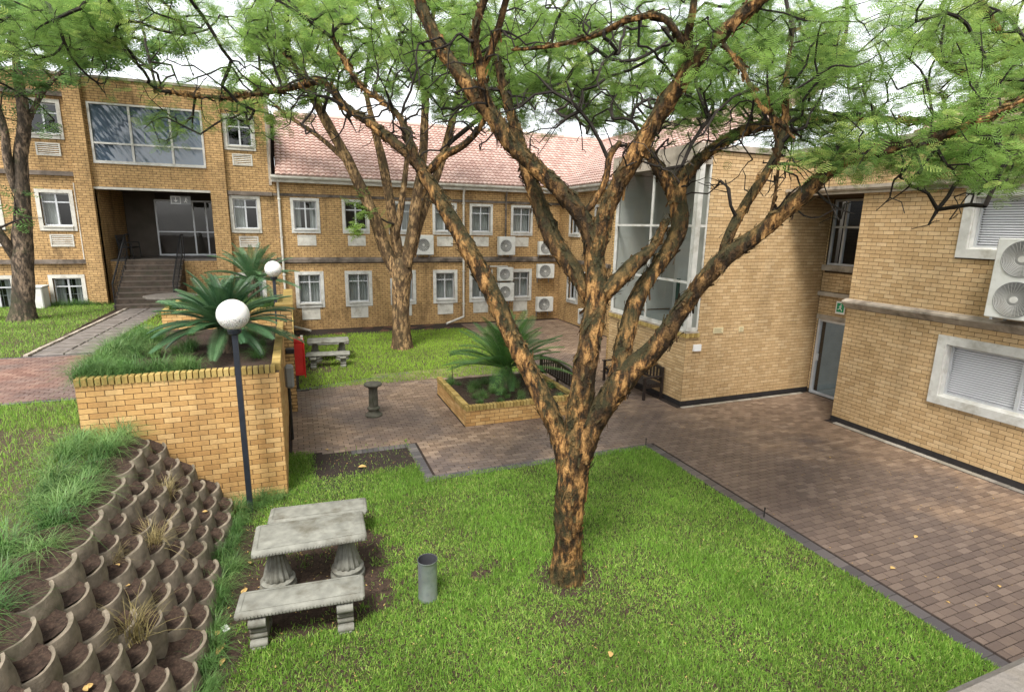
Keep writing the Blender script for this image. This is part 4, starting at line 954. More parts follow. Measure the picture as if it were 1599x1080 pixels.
me = bpy.data.meshes.new('soil_fill'); me.from_pydata([tuple(np.array(v)-np.array(bw.location)) for v in V], [], [f[:3] for f in F]); me.update()
tag(link('soil_fill', me, M['soil'], bw), kind='stuff')

# ------------------------------------------------------------------ lamps
def lamp(x, y, z0, zg, rg, label, pr=0.04):
    o = thing('garden_lamp', label, 'lamp', (x, y, z0))
    mb = MB(); mb.box(x-pr, x+pr, y-pr, y+pr, z0-0.2, zg-rg*0.9); mb.build('pole', M['pole'], o)
    mb = MB(); mb.lathe((x, y, zg-rg-0.07), [(0.055, 0), (0.09, 0.02), (0.10, 0.07), (0.085, 0.09)], 16); mb.build('collar', M['pole'], o, True)
    n = 16; prof = [(max(0.0005, rg*math.sin(math.pi*i/n)), -rg*math.cos(math.pi*i/n)) for i in range(n+1)]
    mb = MB(); mb.lathe((0, 0, 0), prof, 28)
    me = bpy.data.meshes.new('globe'); me.from_pydata(mb.v, [], mb.f); me.update(); me.polygons.foreach_set('use_smooth', np.ones(len(me.polygons), bool))
    link('globe', me, M['globe'], o, (x, y, zg))
lamp(-0.87, 8.93, 0.0, 3.15, 0.226, 'white globe lamp on a dark post in front of the tall brick planter')
lamp(-0.53, 16.78, TZ, 3.2, 0.226, 'white globe lamp half hidden by the cycad on the upper terrace')

# ------------------------------------------------------------------ concrete table sets
def slab_mesh(mb, x0, x1, y0, y1, z0, z1):
    prof = [(0.0, z0), (0.028, z0+0.012), (0.03, z1-0.03), (0.018, z1-0.008), (0.0, z1)]
    n = len(mb.v); m = len(prof)
    for (e, z) in prof:
        c = 0.025
        mb.v += [(x0-e+c, y0-e, z), (x1+e-c, y0-e, z), (x1+e, y0-e+c, z), (x1+e, y1+e-c, z), (x1+e-c, y1+e, z), (x0-e+c, y1+e, z), (x0-e, y1+e-c, z), (x0-e, y0-e+c, z)]
    for j in range(m-1):
        for i in range(8): mb.f.append((n+j*8+i, n+j*8+(i+1) % 8, n+(j+1)*8+(i+1) % 8, n+(j+1)*8+i))
    mb.f.append(tuple(range(n+7, n-1, -1))); mb.f.append(tuple(range(n+(m-1)*8, n+m*8)))
def beads(mb, x0, x1, y0, y1, z, p=0.035, r=0.016):
    def egg(c, ax):
        k = len(mb.v); N = 6
        for (dz, rr) in ((-0.022, 0.3), (-0.012, 0.9), (0.004, 1.0), (0.018, 0.5)):
            for i in range(N):
                t = 2*math.pi*i/N; mb.v.append((c[0]+r*rr*math.cos(t), c[1]+r*rr*math.sin(t), c[2]+dz))
        for j in range(3):
            for i in range(N): mb.f.append((k+j*N+i, k+j*N+(i+1) % N, k+(j+1)*N+(i+1) % N, k+(j+1)*N+i))
        mb.f.append(tuple(range(k+3*N, k+4*N)))
    for i in range(int((x1-x0)/p)+1):
        for yy in (y0-0.026, y1+0.026): egg((x0+i*p, yy, z), 0)
    for i in range(int((y1-y0)/p)+1):
        for xx in (x0-0.026, x1+0.026): egg((xx, y0+i*p, z), 1)
def rim(mb, x0, x1, y0, y1, z):
    w_ = 0.012; h = 0.006
    for (a, b, c, d) in ((x0, x1, y0, y0+w_), (x0, x1, y1-w_, y1), (x0, x0+w_, y0+w_, y1-w_), (x1-w_, x1, y0+w_, y1-w_)): mb.box(a, b, c, d, z-0.002, z+h)
def xform(o, cx, cy, rz):
    return Matrix.Translation((cx, cy, 0)) @ Matrix.Rotation(rz, 4, 'Z')
def conc_bench(cx, cy, rz, L, W, label, group=None):
    o = thing('concrete_bench', label, 'bench', (cx, cy, 0), group); xf = xform(o, cx, cy, rz)
    mb = MB(); slab_mesh(mb, -L/2+.03, L/2-.03, -W/2+.03, W/2-.03, 0.375, 0.45); s = mb.build('seat', M['concrete'], o, True, xf=xf)
    mb = MB(); beads(mb, -L/2+.05, L/2-.05, -W/2+.03, W/2-.03, 0.405); rim(mb, -L/2+.05, L/2-.05, -W/2+.05, W/2-.05, 0.45); mb.build('moulding', M['concrete'], s, True, kind='stuff', xf=xf)
    for sx in (-1, 1):
        mb = MB(); X = sx*(L/2-0.22); w_ = 0.075
        prof = [(-0.15, -0.03), (-0.165, 0.03), (-0.15, 0.075), (-0.105, 0.10), (-0.10, 0.17), (-0.125, 0.23), (-0.165, 0.27), (-0.17, 0.33), (-0.145, 0.376),
                (0.145, 0.376), (0.17, 0.33), (0.165, 0.27), (0.125, 0.23), (0.10, 0.17), (0.105, 0.10), (0.15, 0.075), (0.165, 0.03), (0.15, -0.03)]
        mb.prism(prof, X-w_, X+w_, 'x')
        for sy in (-1, 1):                                  # scroll and claw reliefs
            for (yy, zz, r) in ((0.165, 0.30, 0.062), (0.16, 0.035, 0.045), (0.128, 0.12, 0.035), (0.135, 0.19, 0.033)): mb.cyl((X-w_-0.012, sy*yy, zz), (X+w_+0.012, sy*yy, zz), r, n=10)
            for k in (-1, 0, 1): mb.cyl((X+k*0.05, sy*0.17, 0.0), (X+k*0.05, sy*0.205, -0.01), 0.03, 0.024, 8)
        mb.build('leg', M['concrete'], o, True, xf=xf)
def conc_table(cx, cy, rz, L, W, label):
    o = thing('concrete_table', label, 'table', (cx, cy, 0)); xf = xform(o, cx, cy, rz)
    mb = MB(); slab_mesh(mb, -L/2+.03, L/2-.03, -W/2+.03, W/2-.03, 0.635, 0.72); s = mb.build('tabletop', M['concrete'], o, True, xf=xf)
    mb = MB(); beads(mb, -L/2+.05, L/2-.05, -W/2+.03, W/2-.03, 0.668); rim(mb, -L/2+.05, L/2-.05, -W/2+.05, W/2-.05, 0.72); mb.build('moulding', M['concrete'], s, True, kind='stuff', xf=xf)
    for sx in (-1, 1):
        mb = MB(); X = sx*(L/2-0.24)
        mb.lathe((X, 0, 0), [(0.21, -0.03), (0.22, 0.03), (0.215, 0.06), (0.18, 0.075), (0.175, 0.09), (0.20, 0.10), (0.205, 0.13), (0.17, 0.15)], 28)
        mb.lathe((X, 0, 0), [(0.16, 0.15), (0.175, 0.17), (0.165, 0.22), (0.14, 0.30), (0.108, 0.42), (0.085, 0.54), (0.08, 0.58), (0.12, 0.60), (0.13, 0.636)], 56, 0.12, 14)
        mb.build('leg', M['concrete'], o, True, xf=xf)
conc_table(0.0, 6.74, R(-2), 1.32, 0.66, 'weathered concrete table with egg and dart edge and dark wet stain on the near lawn')
conc_bench(-0.13, 5.88, R(-5), 1.34, 0.42, 'concrete bench with lion paw legs on the open lawn side of the near table')
conc_bench(0.13, 7.78, R(-5), 1.34, 0.42, 'concrete bench between the near concrete table and the tall planter')
conc_table(0.92, 18.85, R(-3), 1.32, 0.66, 'far concrete table on the bright lawn by the red box')
conc_bench(0.86, 18.02, R(-5), 1.34, 0.42, 'concrete bench on the paving side of the far concrete table')
conc_bench(0.98, 19.7, R(-5), 1.34, 0.42, 'concrete bench behind the far concrete table towards the brick wing')
# galvanised bin
o = thing('litter_bin', 'open galvanised metal cylinder bin standing on the near lawn', 'bin', (1.30, 5.93, 0))
mb = MB(); mb.lathe((1.30, 5.93, 0), [(0.118, -0.04), (0.12, 0.0), (0.12, 0.03), (0.116, 0.035), (0.116, 0.50), (0.122, 0.505), (0.124, 0.515), (0.121, 0.525)], 36); mb.f = [f for f in mb.f if len(f) == 4]; mb.build('body', M['galv'], o, True)
mb = MB(); mb.lathe((1.30, 5.93, 0), [(0.121, 0.5252), (0.112, 0.522), (0.110, 0.10), (0.0006, 0.10)], 36); mb.f = [f for f in mb.f if len(f) == 4]; mb.build('lining', M['bin_in'], o, True)
# fluted pedestal
px_, py_ = 1.58, 12.87
o = thing('pedestal', 'dark fluted concrete pedestal with a round top standing on the paving', 'pedestal', (px_, py_, 0))
mb = MB(); mb.lathe((px_, py_, 0), [(0.20, -0.01), (0.205, 0.03), (0.17, 0.05), (0.155, 0.08), (0.125, 0.10), (0.12, 0.14), (0.15, 0.17), (0.15, 0.20), (0.115, 0.23)], 28); mb.build('base', M['pedestal'], o, True)
mb = MB(); mb.lathe((px_, py_, 0), [(0.112, 0.23), (0.108, 0.45), (0.102, 0.68)], 64, 0.13, 16); mb.build('shaft', M['pedestal'], o, True)
mb = MB(); mb.lathe((px_, py_, 0), [(0.11, 0.68), (0.12, 0.70), (0.13, 0.72), (0.20, 0.745), (0.215, 0.775), (0.20, 0.80), (0.12, 0.815)], 28); mb.build('top', M['pedestal'], o, True)

# ------------------------------------------------------------------ dark slatted benches
def wood_bench(x_back, y0, y1, facing, label):
    o = thing('garden_bench', label, 'bench', (x_back, (y0+y1)/2, 0)); s = facing; W = 0.58; m = M['wood_dark']
    for yy in (y0+0.03, y1-0.03):
        mb = MB(); mb.box(x_back-0.03, x_back+0.03, yy-0.03, yy+0.03, 0, 0.88); mb.build('leg', m, o)
        mb = MB(); mb.box(x_back+s*(W-0.06), x_back+s*W, yy-0.03, yy+0.03, 0, 0.60); mb.build('leg', m, o)
        mb = MB(); mb.bbox(min(x_back+s*0.0, x_back+s*(W+0.05)), max(x_back+s*0.0, x_back+s*(W+0.05)), yy-0.045, yy+0.045, 0.60, 0.64, 0.01); mb.build('armrest', m, o)
        mb = MB(); mb.box(min(x_back+s*.03, x_back+s*(W-.06)), max(x_back+s*.03, x_back+s*(W-.06)), yy-0.02, yy+0.02, 0.33, 0.40); mb.build('rail', m, o)
    for k in range(6):
        xx = x_back+s*(0.06+k*0.088); mb = MB(); mb.bbox(min(xx, xx+s*0.07), max(xx, xx+s*0.07), y0+0.01, y1-0.01, 0.41, 0.435, 0.005); mb.build('seat_slat', m, o)
    n = 11; mb = MB()
    for i in range(n):
        t0, t1 = i/n, (i+1)/n; ya, yb = y0+(y1-y0)*t0, y0+(y1-y0)*t1; za, zb = 0.86+0.10*math.sin(math.pi*t0), 0.86+0.10*math.sin(math.pi*t1)
        k = len(mb.v)
        for (yy, zz) in ((ya, za), (yb, zb)): mb.v += [(x_back-0.028, yy, zz-0.08), (x_back+0.028, yy, zz-0.08), (x_back+0.028, yy, zz), (x_back-0.028, yy, zz)]
        mb.f += [(k, k+1, k+5, k+4), (k+1, k+2, k+6, k+5), (k+2, k+3, k+7, k+6), (k+3, k, k+4, k+7)]
    mb.build('top_rail', m, o)
    mb = MB(); mb.box(x_back-0.02, x_back+0.02, y0+0.06, y1-0.06, 0.46, 0.51); mb.build('back_rail', m, o)
    ns = 14
    for i in range(ns):
        t = (i+0.5)/ns; yy = y0+0.06+(y1-y0-0.12)*t; mb = MB(); mb.box(x_back-0.012, x_back+0.012, yy-0.025, yy+0.025, 0.51, 0.80+0.08*math.sin(math.pi*t)); mb.build('back_slat', m, o)
wood_bench(6.50, 12.0, 14.1, 1, 'dark slatted bench with arched back standing against the low planter')
wood_bench(9.06, 11.78, 13.9, -1, 'dark slatted bench against the brick under the tall glazed window')

# ------------------------------------------------------------------ air conditioner outdoor units
def fan(mb, fr, u, v, w_, r, rings=5, spokes=20):
    def ring(rr, t=0.0028 if rings > 6 else 0.005):
        n = 28; k = len(mb.v)
        for i in range(n):
            a = 2*math.pi*i/n
            for (dr, dw) in ((-t, 0), (t, 0.006)): mb.v.append(fr.P(u+(rr+dr)*math.cos(a), v+(rr+dr)*math.sin(a), w_+dw))
        for i in range(n): mb.f.append((k+2*i, k+2*((i+1) % n), k+2*((i+1) % n)+1, k+2*i+1))
    for i in range(rings): ring(r*(0.3+0.7*(i+1)/rings))
    for i in range(spokes):
        a = 2*math.pi*i/spokes; b = a+0.5; c = (a+b)/2; t = 0.003 if rings > 6 else 0.005
        p0 = (u+r*0.22*math.cos(a), v+r*0.22*math.sin(a)); p1 = (u+r*math.cos(b), v+r*math.sin(b)); nx_, ny_ = -math.sin(c), math.cos(c)
        mb.quad(fr.P(p0[0]-nx_*t, p0[1]-ny_*t, w_+0.004), fr.P(p0[0]+nx_*t, p0[1]+ny_*t, w_+0.004), fr.P(p1[0]+nx_*t, p1[1]+ny_*t, w_+0.004), fr.P(p1[0]-nx_*t, p1[1]-ny_*t, w_+0.004))
def disc(mb, fr, u, v, w_, r, n=24):
    pts = [fr.P(u+r*math.cos(2*math.pi*i/n), v+r*math.sin(2*math.pi*i/n), w_) for i in range(n)]; mb.poly(pts)
def ac_unit(fr, u0, u1, v0, v1, depth, label, fans=1, group='air conditioner units on the brick walls', gap=0.12, mat='ac', side=0.30, fine=False, foot=True):
    c = fr.P((u0+u1)/2, v0, gap); o = thing('air_conditioner', label, 'air conditioner', c, group)
    a = fr.P(u0, v0, gap); b = fr.P(u1, v1, gap+depth)
    mb = MB(); mb.bbox(min(a[0], b[0]), max(a[0], b[0]), min(a[1], b[1]), max(a[1], b[1]), v0, v1, 0.015); cs = mb.build('casing', M[mat], o)
    W = u1-u0; H = v1-v0; uc = u0+W*(0.42 if fr.axis == 'x' else 0.58) if fans == 1 else u0+W*0.60
    for k in range(fans):
        vc = v0+H*(k+0.5)/fans; r = min(W*0.33, H/fans*0.42)
        mb = MB(); disc(mb, fr, uc, vc, gap+depth+0.004, r*1.06, 32); mb.build('fan_recess', M['fan_dark'], cs)
        mb = MB(); fan(mb, fr, uc, vc, gap+depth+0.012, r, 9 if fine else 5, 30 if fine else 18)
        mb.build('fan_grille', M['white'], cs)
        mb = MB(); p = fr.P(uc, vc, gap+depth+0.008); q = fr.P(uc, vc, gap+depth+0.022); mb.cyl(p, q, r*0.2, n=16); mb.build('fan_hub', M['white'], cs)
    if foot:
        for uu in (u0+0.12, u1-0.12):
            mb = MB(); mb.fbox(fr, uu-0.02, uu+0.02, v0-0.035, v0, 0.0, gap+depth); mb.fbox(fr, uu-0.02, uu+0.02, v0-0.25, v0-0.035, 0.0, 0.03); mb.build('bracket', M['ac_grey'], o)
    return o
ac_unit(F0, 5.05, 5.83, 3.18, 4.03, 0.30, 'white air conditioner on the upper wall beside the trunk of the second tree')
ac_unit(F0, 8.92, 9.72, 3.16, 4.00, 0.30, 'white air conditioner on the string course under the upper windows')
ac_unit(F0, 8.92, 9.66, 1.96, 2.58, 0.28, 'smaller white air conditioner stacked above a taller one between lower windows')
ac_unit(F0, 8.90, 9.70, 1.00, 1.86, 0.30, 'tall white air conditioner under a smaller one between lower windows')
ac_unit(F0, 10.98, 11.75, 3.16, 3.80, 0.28, 'air conditioner high on the wall near the inner corner')
ac_unit(F0, 10.95, 11.80, 2.05, 2.72, 0.28, 'air conditioner just below the string course near the inner corner')
ac_unit(F0, 10.95, 11.80, 0.42, 1.12, 0.28, 'air conditioner near the ground in the inner corner')
ac_unit(FC, 21.3, 22.1, 1.9, 2.55, 0.28, 'dirt streaked air conditioner on the link wing below the string course', mat='ac_stain')
ac_unit(FC, 20.9, 21.75, 0.25, 0.92, 0.28, 'dirt streaked air conditioner on the link wing near the ground', mat='ac_stain')
ac_unit(FR_, 5.03, 6.05, 3.06, 4.45, 0.36, 'large twin fan air conditioner on the right building above the string course', fans=2, fine=True, gap=0.10)
# small signs and plates
def plate(name, label, cat, fr, u0, u1, v0, v1, w0, w1, mat):
    o = thing(name, label, cat, fr.P((u0+u1)/2, v0, 0)); mb = MB(); mb.fbox(fr, u0, u1, v0, v1, w0, w1); mb.build('panel', M[mat], o); return o
o = plate('notice', 'wide cream notice plate with lines of print on the stair tower wall', 'sign', FSx, 9.98, 10.30, 1.88, 2.03, 0.012, 0.024, 'notice')
for k in range(4): mb = MB(); mb.fbox(FSx, 10.01, 10.26-0.03*(k % 2), 1.905+k*0.03, 1.913+k*0.03, 0.024, 0.0255); mb.build('text_line', M['ink'], o)
o = plate('notice', 'small square cream notice plate on the stair tower wall', 'sign', FSx, 10.83, 10.98, 1.88, 2.02, 0.012, 0.024, 'notice')
for k in range(3): mb = MB(); mb.fbox(FSx, 10.85, 10.96, 1.91+k*0.035, 1.918+k*0.035, 0.024, 0.0255); mb.build('text_line', M['ink'], o)
plate('junction_box', 'small white junction box under the sill on the tower corner', 'box', FSx, 9.38, 9.62, 1.45, 1.62, 0.012, 0.05, 'paper')
FW1 = Fr('y', XD)
o = plate('exit_sign', 'green running man exit sign on the recess wall above the open door', 'sign', FW1, 10.25, 10.52, 2.35, 2.68, 0.02, 0.035, 'paper')
mb = MB(); mb.fbox(FW1, 10.28, 10.49, 2.40, 2.64, 0.035, 0.037); g_ = mb.build('green_field', M['sign_green'], o)
mb = MB(); w_ = 0.038
mb.cyl(FW1.P(10.37, 2.60, w_), FW1.P(10.37, 2.60, w_+0.001), 0.018, n=10)
for (p, q, t) in (((10.38, 2.575), (10.39, 2.51), 0.016), ((10.39, 2.51), (10.35, 2.47), 0.012), ((10.35, 2.47), (10.33, 2.43), 0.01), ((10.39, 2.51), (10.43, 2.47), 0.012), ((10.43, 2.47), (10.46, 2.47), 0.01), ((10.38, 2.57), (10.34, 2.53), 0.009), ((10.38, 2.57), (10.43, 2.54), 0.009)):
    dx, dy = q[0]-p[0], q[1]-p[1]; l = math.hypot(dx, dy); nx_, ny_ = -dy/l*t, dx/l*t
    mb.quad(FW1.P(p[0]+nx_, p[1]+ny_, w_), FW1.P(p[0]-nx_, p[1]-ny_, w_), FW1.P(q[0]-nx_, q[1]-ny_, w_), FW1.P(q[0]+nx_, q[1]+ny_, w_))
mb.build('running_man', M['paper'], o)
o = plate('exit_sign', 'grey arrow and running man sign hanging above the stair landing', 'sign', Fr('x', 25.6), -4.32, -3.62, 5.08, 5.40, 0.0, 0.03, 'ac_grey')
FZ = Fr('x', 25.6); mb = MB(); w_ = 0.032
for (a, b, c, d) in ((-4.30, -4.28, 5.1, 5.38), (-3.99, -3.97, 5.1, 5.38), (-4.28, -3.99, 5.1, 5.12), (-4.28, -3.99, 5.36, 5.38), (-4.15, -4.12, 5.22, 5.34)): mb.fbox(FZ, a, b, c, d, w_, w_+0.002)
mb.poly([FZ.P(-4.21, 5.24, w_+.001), FZ.P(-4.135, 5.15, w_+.001), FZ.P(-4.06, 5.24, w_+.001)]); mb.build('arrow', M['paper'], o)
mb = MB(); mb.cyl(FZ.P(-3.78, 5.31, w_), FZ.P(-3.78, 5.31, w_+0.002), 0.025, n=10)
for (p, q, t) in (((-3.79, 5.28), (-3.80, 5.21), 0.02), ((-3.80, 5.21), (-3.75, 5.15), 0.012), ((-3.80, 5.21), (-3.86, 5.16), 0.012), ((-3.79, 5.27), (-3.72, 5.24), 0.01)):
    dx, dy = q[0]-p[0], q[1]-p[1]; l = math.hypot(dx, dy); nx_, ny_ = -dy/l*t, dx/l*t
    mb.quad(FZ.P(p[0]+nx_, p[1]+ny_, w_), FZ.P(p[0]-nx_, p[1]-ny_, w_), FZ.P(q[0]-nx_, q[1]-ny_, w_), FZ.P(q[0]+nx_, q[1]+ny_, w_))
mb.build('running_man', M['paper'], o)
mb = MB()
for x in (-4.2, -3.75): mb.cyl((x, 25.58, 5.40), (x, 25.58, 5.6), 0.008, n=6)
mb.build('hanger', M['iron'], o)
# irrigation risers
for (x, y, z, h, lab) in ((6.74, 9.16, 0, 0.13, 'thin black sprinkler riser at the lawn corner by the paving'), (6.80, 6.0, 0, 0.14, 'thin black sprinkler riser along the long lawn edge'), (3.75, 13.7, 0.38, 0.42, 'thin black sprinkler riser in the low planter')):
    o = thing('sprinkler', lab, 'sprinkler', (x, y, z)); mb = MB(); mb.cyl((x, y, z-0.05), (x, y, z+h), 0.009, n=8); mb.build('riser', M['iron'], o); mb = MB(); mb.cyl((x, y, z+h), (x, y, z+h+0.03), 0.014, n=8); mb.build('nozzle', M['iron'], o)
# utility box, chair, table on the terrace, bench on the landing
mb = MB(); mb.bbox(-8.95, -8.25, 23.9, 24.5, TZ, TZ+0.75, 0.03); o = thing('utility_box', 'pale grey utility box on the terrace lawn against the brick block', 'box', (-8.6, 24.2, TZ)); mb.build('cabinet', M['ac'], o)
mb = MB(); mb.bbox(-8.98, -8.22, 23.87, 24.52, TZ+0.75, TZ+0.80, 0.01); mb.build('lid', M['ac'], o)
def metal_chair(cx, cy, z, rz, label, wide=0.5, seats=1):
    o = thing('metal_chair', label, 'chair' if seats == 1 else 'bench', (cx, cy, z)); xf = Matrix.Translation((cx, cy, z)) @ Matrix.Rotation(rz, 4, 'Z'); m = M['iron']; W = wide/2
    for sx in (-1, 1):
        mb = MB(); mb.path([(sx*W, -0.25, 0), (sx*W, -0.22, 0.62), (sx*W, 0.2, 0.64)], 0.018); mb.build('leg', m, o, xf=xf)
        mb = MB(); mb.path([(sx*W, 0.28, 0), (sx*W, 0.2, 0.44), (sx*W, 0.27, 0.92)], 0.018); mb.build('leg', m, o, xf=xf)
    mb = MB(); mb.bbox(-W, W, -0.25, 0.22, 0.42, 0.45, 0.01); mb.build('seat', m, o, xf=xf)
    mb = MB()
    for zz in (0.58, 0.68, 0.78, 0.90): mb.cyl((-W, 0.235, zz), (W, 0.235, zz), 0.014, n=6)
    for k in range(5*seats+1): x = -W+2*W*k/(5*seats); mb.cyl((x, 0.21, 0.45), (x, 0.27, 0.92), 0.012, n=6)
    mb.build('backrest', m, o, xf=xf)
metal_chair(-8.95, 21.4, TZ, R(200), 'black metal chair on the terrace lawn beside the rough barked tree')
metal_chair(-6.05, 26.3, LZ, R(90), 'black metal two seat bench on the shaded landing', 1.2, 2)
o = thing('garden_table', 'grey weathered octagonal table at the foot of the entrance steps', 'table', (-3.75, 20.6, TZ))
mb = MB(); mb.lathe((-3.75, 20.6, TZ), [(0.78, 0.70), (0.80, 0.72), (0.80, 0.75), (0.77, 0.765)], 8); mb.build('tabletop', M['wood_grey'], o)
mb = MB(); mb.cyl((-3.75, 20.6, TZ), (-3.75, 20.6, TZ+0.70), 0.06); mb.build('post', M['iron'], o)
mb = MB(); mb.lathe((-3.75, 20.6, TZ), [(0.35, 0.0), (0.33, 0.04), (0.08, 0.07)], 16); mb.build('base', M['iron'], o)

# ------------------------------------------------------------------ trees
def catmull(P, step):
    P = np.asarray(P, float); Q = np.vstack([2*P[0]-P[1], P, 2*P[-1]-P[-2]]); out = []
    for i in range(1, len(Q)-2):
        a, b, c, d = Q[i-1], Q[i], Q[i+1], Q[i+2]; n = max(2, int(np.linalg.norm(c[:3]-b[:3])/step))
        for k in range(n):
            t = k/n; out.append(0.5*((2*b)+(-a+c)*t+(2*a-5*b+4*c-d)*t*t+(-a+3*b-3*c+d)*t**3))
    out.append(P[-1]); return np.array(out)
def tube_arrays(path, rad, nseg, rough=0.0, flare=None):
    n = len(path); T = np.gradient(path, axis=0); T /= np.linalg.norm(T, axis=1)[:, None]+1e-9
    a = np.cross(T[0], [0.3, 0.9, 0.2]); a /= np.linalg.norm(a); V = np.zeros((n, nseg, 3)); th = np.arange(nseg)*2*math.pi/nseg
    for i in range(n):
        a = a-T[i]*np.dot(a, T[i]); a /= np.linalg.norm(a); b = np.cross(T[i], a); r = rad[i]
        ring = path[i]+r*(np.cos(th)[:, None]*a+np.sin(th)[:, None]*b)
        if rough:
            for k in range(nseg):
                q = ring[k]; d = q-path[i]
                f = noise.noise(Vector((q[0]*2.6, q[1]*2.6, q[2]*1.2)))*0.55 + noise.noise(Vector((q[0]*9, q[1]*9, q[2]*4)))*0.40 + noise.noise(Vector((q[0]*26, q[1]*26, q[2]*11)))*0.22
                ring[k] = path[i]+d*(1+rough*f)
        V[i] = ring
    i = np.arange(n-1)[:, None]*nseg; k = np.arange(nseg)[None]; k2 = (k+1) % nseg
    F = np.stack([i+k, i+k2, i+nseg+k2, i+nseg+k], -1).reshape(-1, 4)
    return V.reshape(-1, 3), F
LT = []      # feathery leaf template: rachis + pinnae quads (x along, y across, z up)
def leaf_template(npair, wid, L=0.42):
    q = []
    for i in range(npair):
        t = 0.12+0.88*i/(npair-1); l = L*math.sin(math.pi*(0.18+0.74*t))**0.7
        for s in (-1, 1):
            x0, y0 = t*0.92, 0.0; x1, y1 = t*0.92+l*0.42, s*l; dx, dy = x1-x0, y1-y0; n = math.hypot(dx, dy); nx_, ny_ = -dy/n*wid/2, dx/n*wid/2; dz = -0.10*l/L*0.5
            q.append([(x0+nx_*0.5, y0+ny_*0.5, 0), (x0-nx_*0.5, y0-ny_*0.5, 0), (x1-nx_, y1-ny_, dz), (x1+nx_, y1+ny_, dz)])
    return np.array(q)      # (Q,4,3)
def leaves(name, P, D, size, mat, parent, tpl, flat=0.9, rnd=None):
    N = len(P); D = D/(np.linalg.norm(D, axis=1)[:, None]+1e-9); nrm = rng.normal(0, 1, (N, 3)); nrm[:, 2] = np.abs(nrm[:, 2])+flat*3; 
    b = np.cross(nrm, D); b /= np.linalg.norm(b, axis=1)[:, None]+1e-9; n = np.cross(D, b); S = np.broadcast_to(size, N)[:, None, None, None]
    t = tpl[None]; V = P[:, None, None, :]+S*(t[..., 0:1]*D[:, None, None]+t[..., 1:2]*b[:, None, None]+t[..., 2:3]*n[:, None, None])
    V = V.reshape(-1, 3); F = np.arange(len(V)).reshape(-1, 4); r = rng.random(N) if rnd is None else rnd
    return npobj(name, V, F, mat, parent, rnd=np.repeat(r, len(tpl)), kind=None)
def make_tree(base, limbs, clouds, label, bark, leafmat, leaf_n, leaf_size, tpl, rough=0.16, nseg=18, step=0.07, tip_r=0.004, name='acacia_tree', flakes=0, maxr=0.032, bare=None, gap=0.16, wsc=1.0):
    """limbs: list of [(px,py,off,width_px)]; clouds: (px,py,rx,ry,off0,off1,n,leafy)"""
    base = np.array(base, float); o = thing(name, label, 'tree', base); Vs = []; Fs = []; nv = 0; nodes = []; nrad = []
    for li, lm in enumerate(limbs):
        pts = []
        for (x, y, off, wd) in lm:
            p = onp(x, y, base, off) if not (li == 0 and y == lm[0][1]) else onp(x, y, base, off)
            depth = np.dot(p-CAM, fw); pts.append([*p, wd*wsc*depth/FPX/2])
        if li == 0: pts[0][2] = base[2]-0.12
        C = catmull(pts, step); path = C[:, :3]; rad = np.maximum(C[:, 3], 0.006)
        if li == 0:
            h = path[:, 2]-base[2]; rad = rad*(1+0.20*np.exp(-np.maximum(h, 0)/0.22))
        ns = nseg if rad.max() > 0.06 else 8
        V, F = tube_arrays(path, rad, ns, rough if rad.max() > 0.03 else 0)
        tipc = len(V); V = np.vstack([V, path[-1:]+(path[-1:]-path[-2:-1])*0.5]); m = len(path)
        cap = np.array([[(m-1)*ns+k, (m-1)*ns+(k+1) % ns, tipc, tipc] for k in range(ns)])
        Vs.append(V); Fs.append((F+nv, cap+nv)); nv += len(V)
        sk = int(len(path)*(0.45 if li else 0.9)) if li < 6 else 0
        nodes.append(path[sk::2]); nrad.append(rad[sk::2])
    Vt = np.concatenate(Vs)-np.array(o.location); me = bpy.data.meshes.new('trunk')
    me.from_pydata(Vt.tolist(), [], [tuple(f) for a, c in Fs for f in a.tolist()]+[tuple(f[:3]) for a, c in Fs for f in c.tolist()]); me.update(); me.polygons.foreach_set('use_smooth', np.ones(len(me.polygons), bool))
    trunk = link('trunk', me, bark, o)
    if flakes:
        W = np.concatenate([a[:-1] for a in Vs]); A = np.concatenate([f[0] for f in Fs]); q = rng.integers(0, len(A), flakes); W = np.concatenate(Vs); c = W[A[q]].mean(1)
        e1 = W[A[q, 1]]-W[A[q, 0]]; e2 = W[A[q, 3]]-W[A[q, 0]]; n = np.cross(e1, e2); n /= np.linalg.norm(n, axis=1)[:, None]+1e-9; e2 /= np.linalg.norm(e2, axis=1)[:, None]+1e-9; s = np.cross(n, e2)
        L = rng.uniform(0.03, 0.13, flakes)[:, None]; Wd = rng.uniform(0.006, 0.026, flakes)[:, None]; lift = rng.uniform(0.004, 0.035, flakes)[:, None]; tw = rng.normal(0, 0.3, flakes)[:, None]
        e = e2*np.cos(tw)+s*np.sin(tw); s2 = np.cross(n, e); sg = rng.choice([-1, 1], flakes)[:, None]
        FV = np.stack([c-s2*Wd+n*0.004, c+s2*Wd+n*0.004, c+e*L*sg+s2*Wd*0.6+n*lift, c+e*L*sg-s2*Wd*0.7+n*lift*1.2], 1).reshape(-1, 3)
        npobj('bark_flakes', FV, np.arange(len(FV)).reshape(-1, 4), bark, trunk, kind='stuff')
    # connect cloud points to the nearest existing wood
    att = []; lf = []
    for (x, y, rx, ry, o0, o1, n, leafy) in clouds:
        for _ in range(n):
            a = random.uniform(0, 2*math.pi); r = math.sqrt(random.random()); att.append(onp(x+rx*r*math.cos(a), y+ry*r*math.sin(a), base, random.uniform(o0, o1))); lf.append(leafy)
    att = np.array(att); lf = np.array(lf); NMAX = 60000; NP = np.zeros((NMAX, 3)); par = np.full(NMAX, -1); lim = np.concatenate(nodes); n0 = len(lim); NP[:n0] = lim; cnt = n0
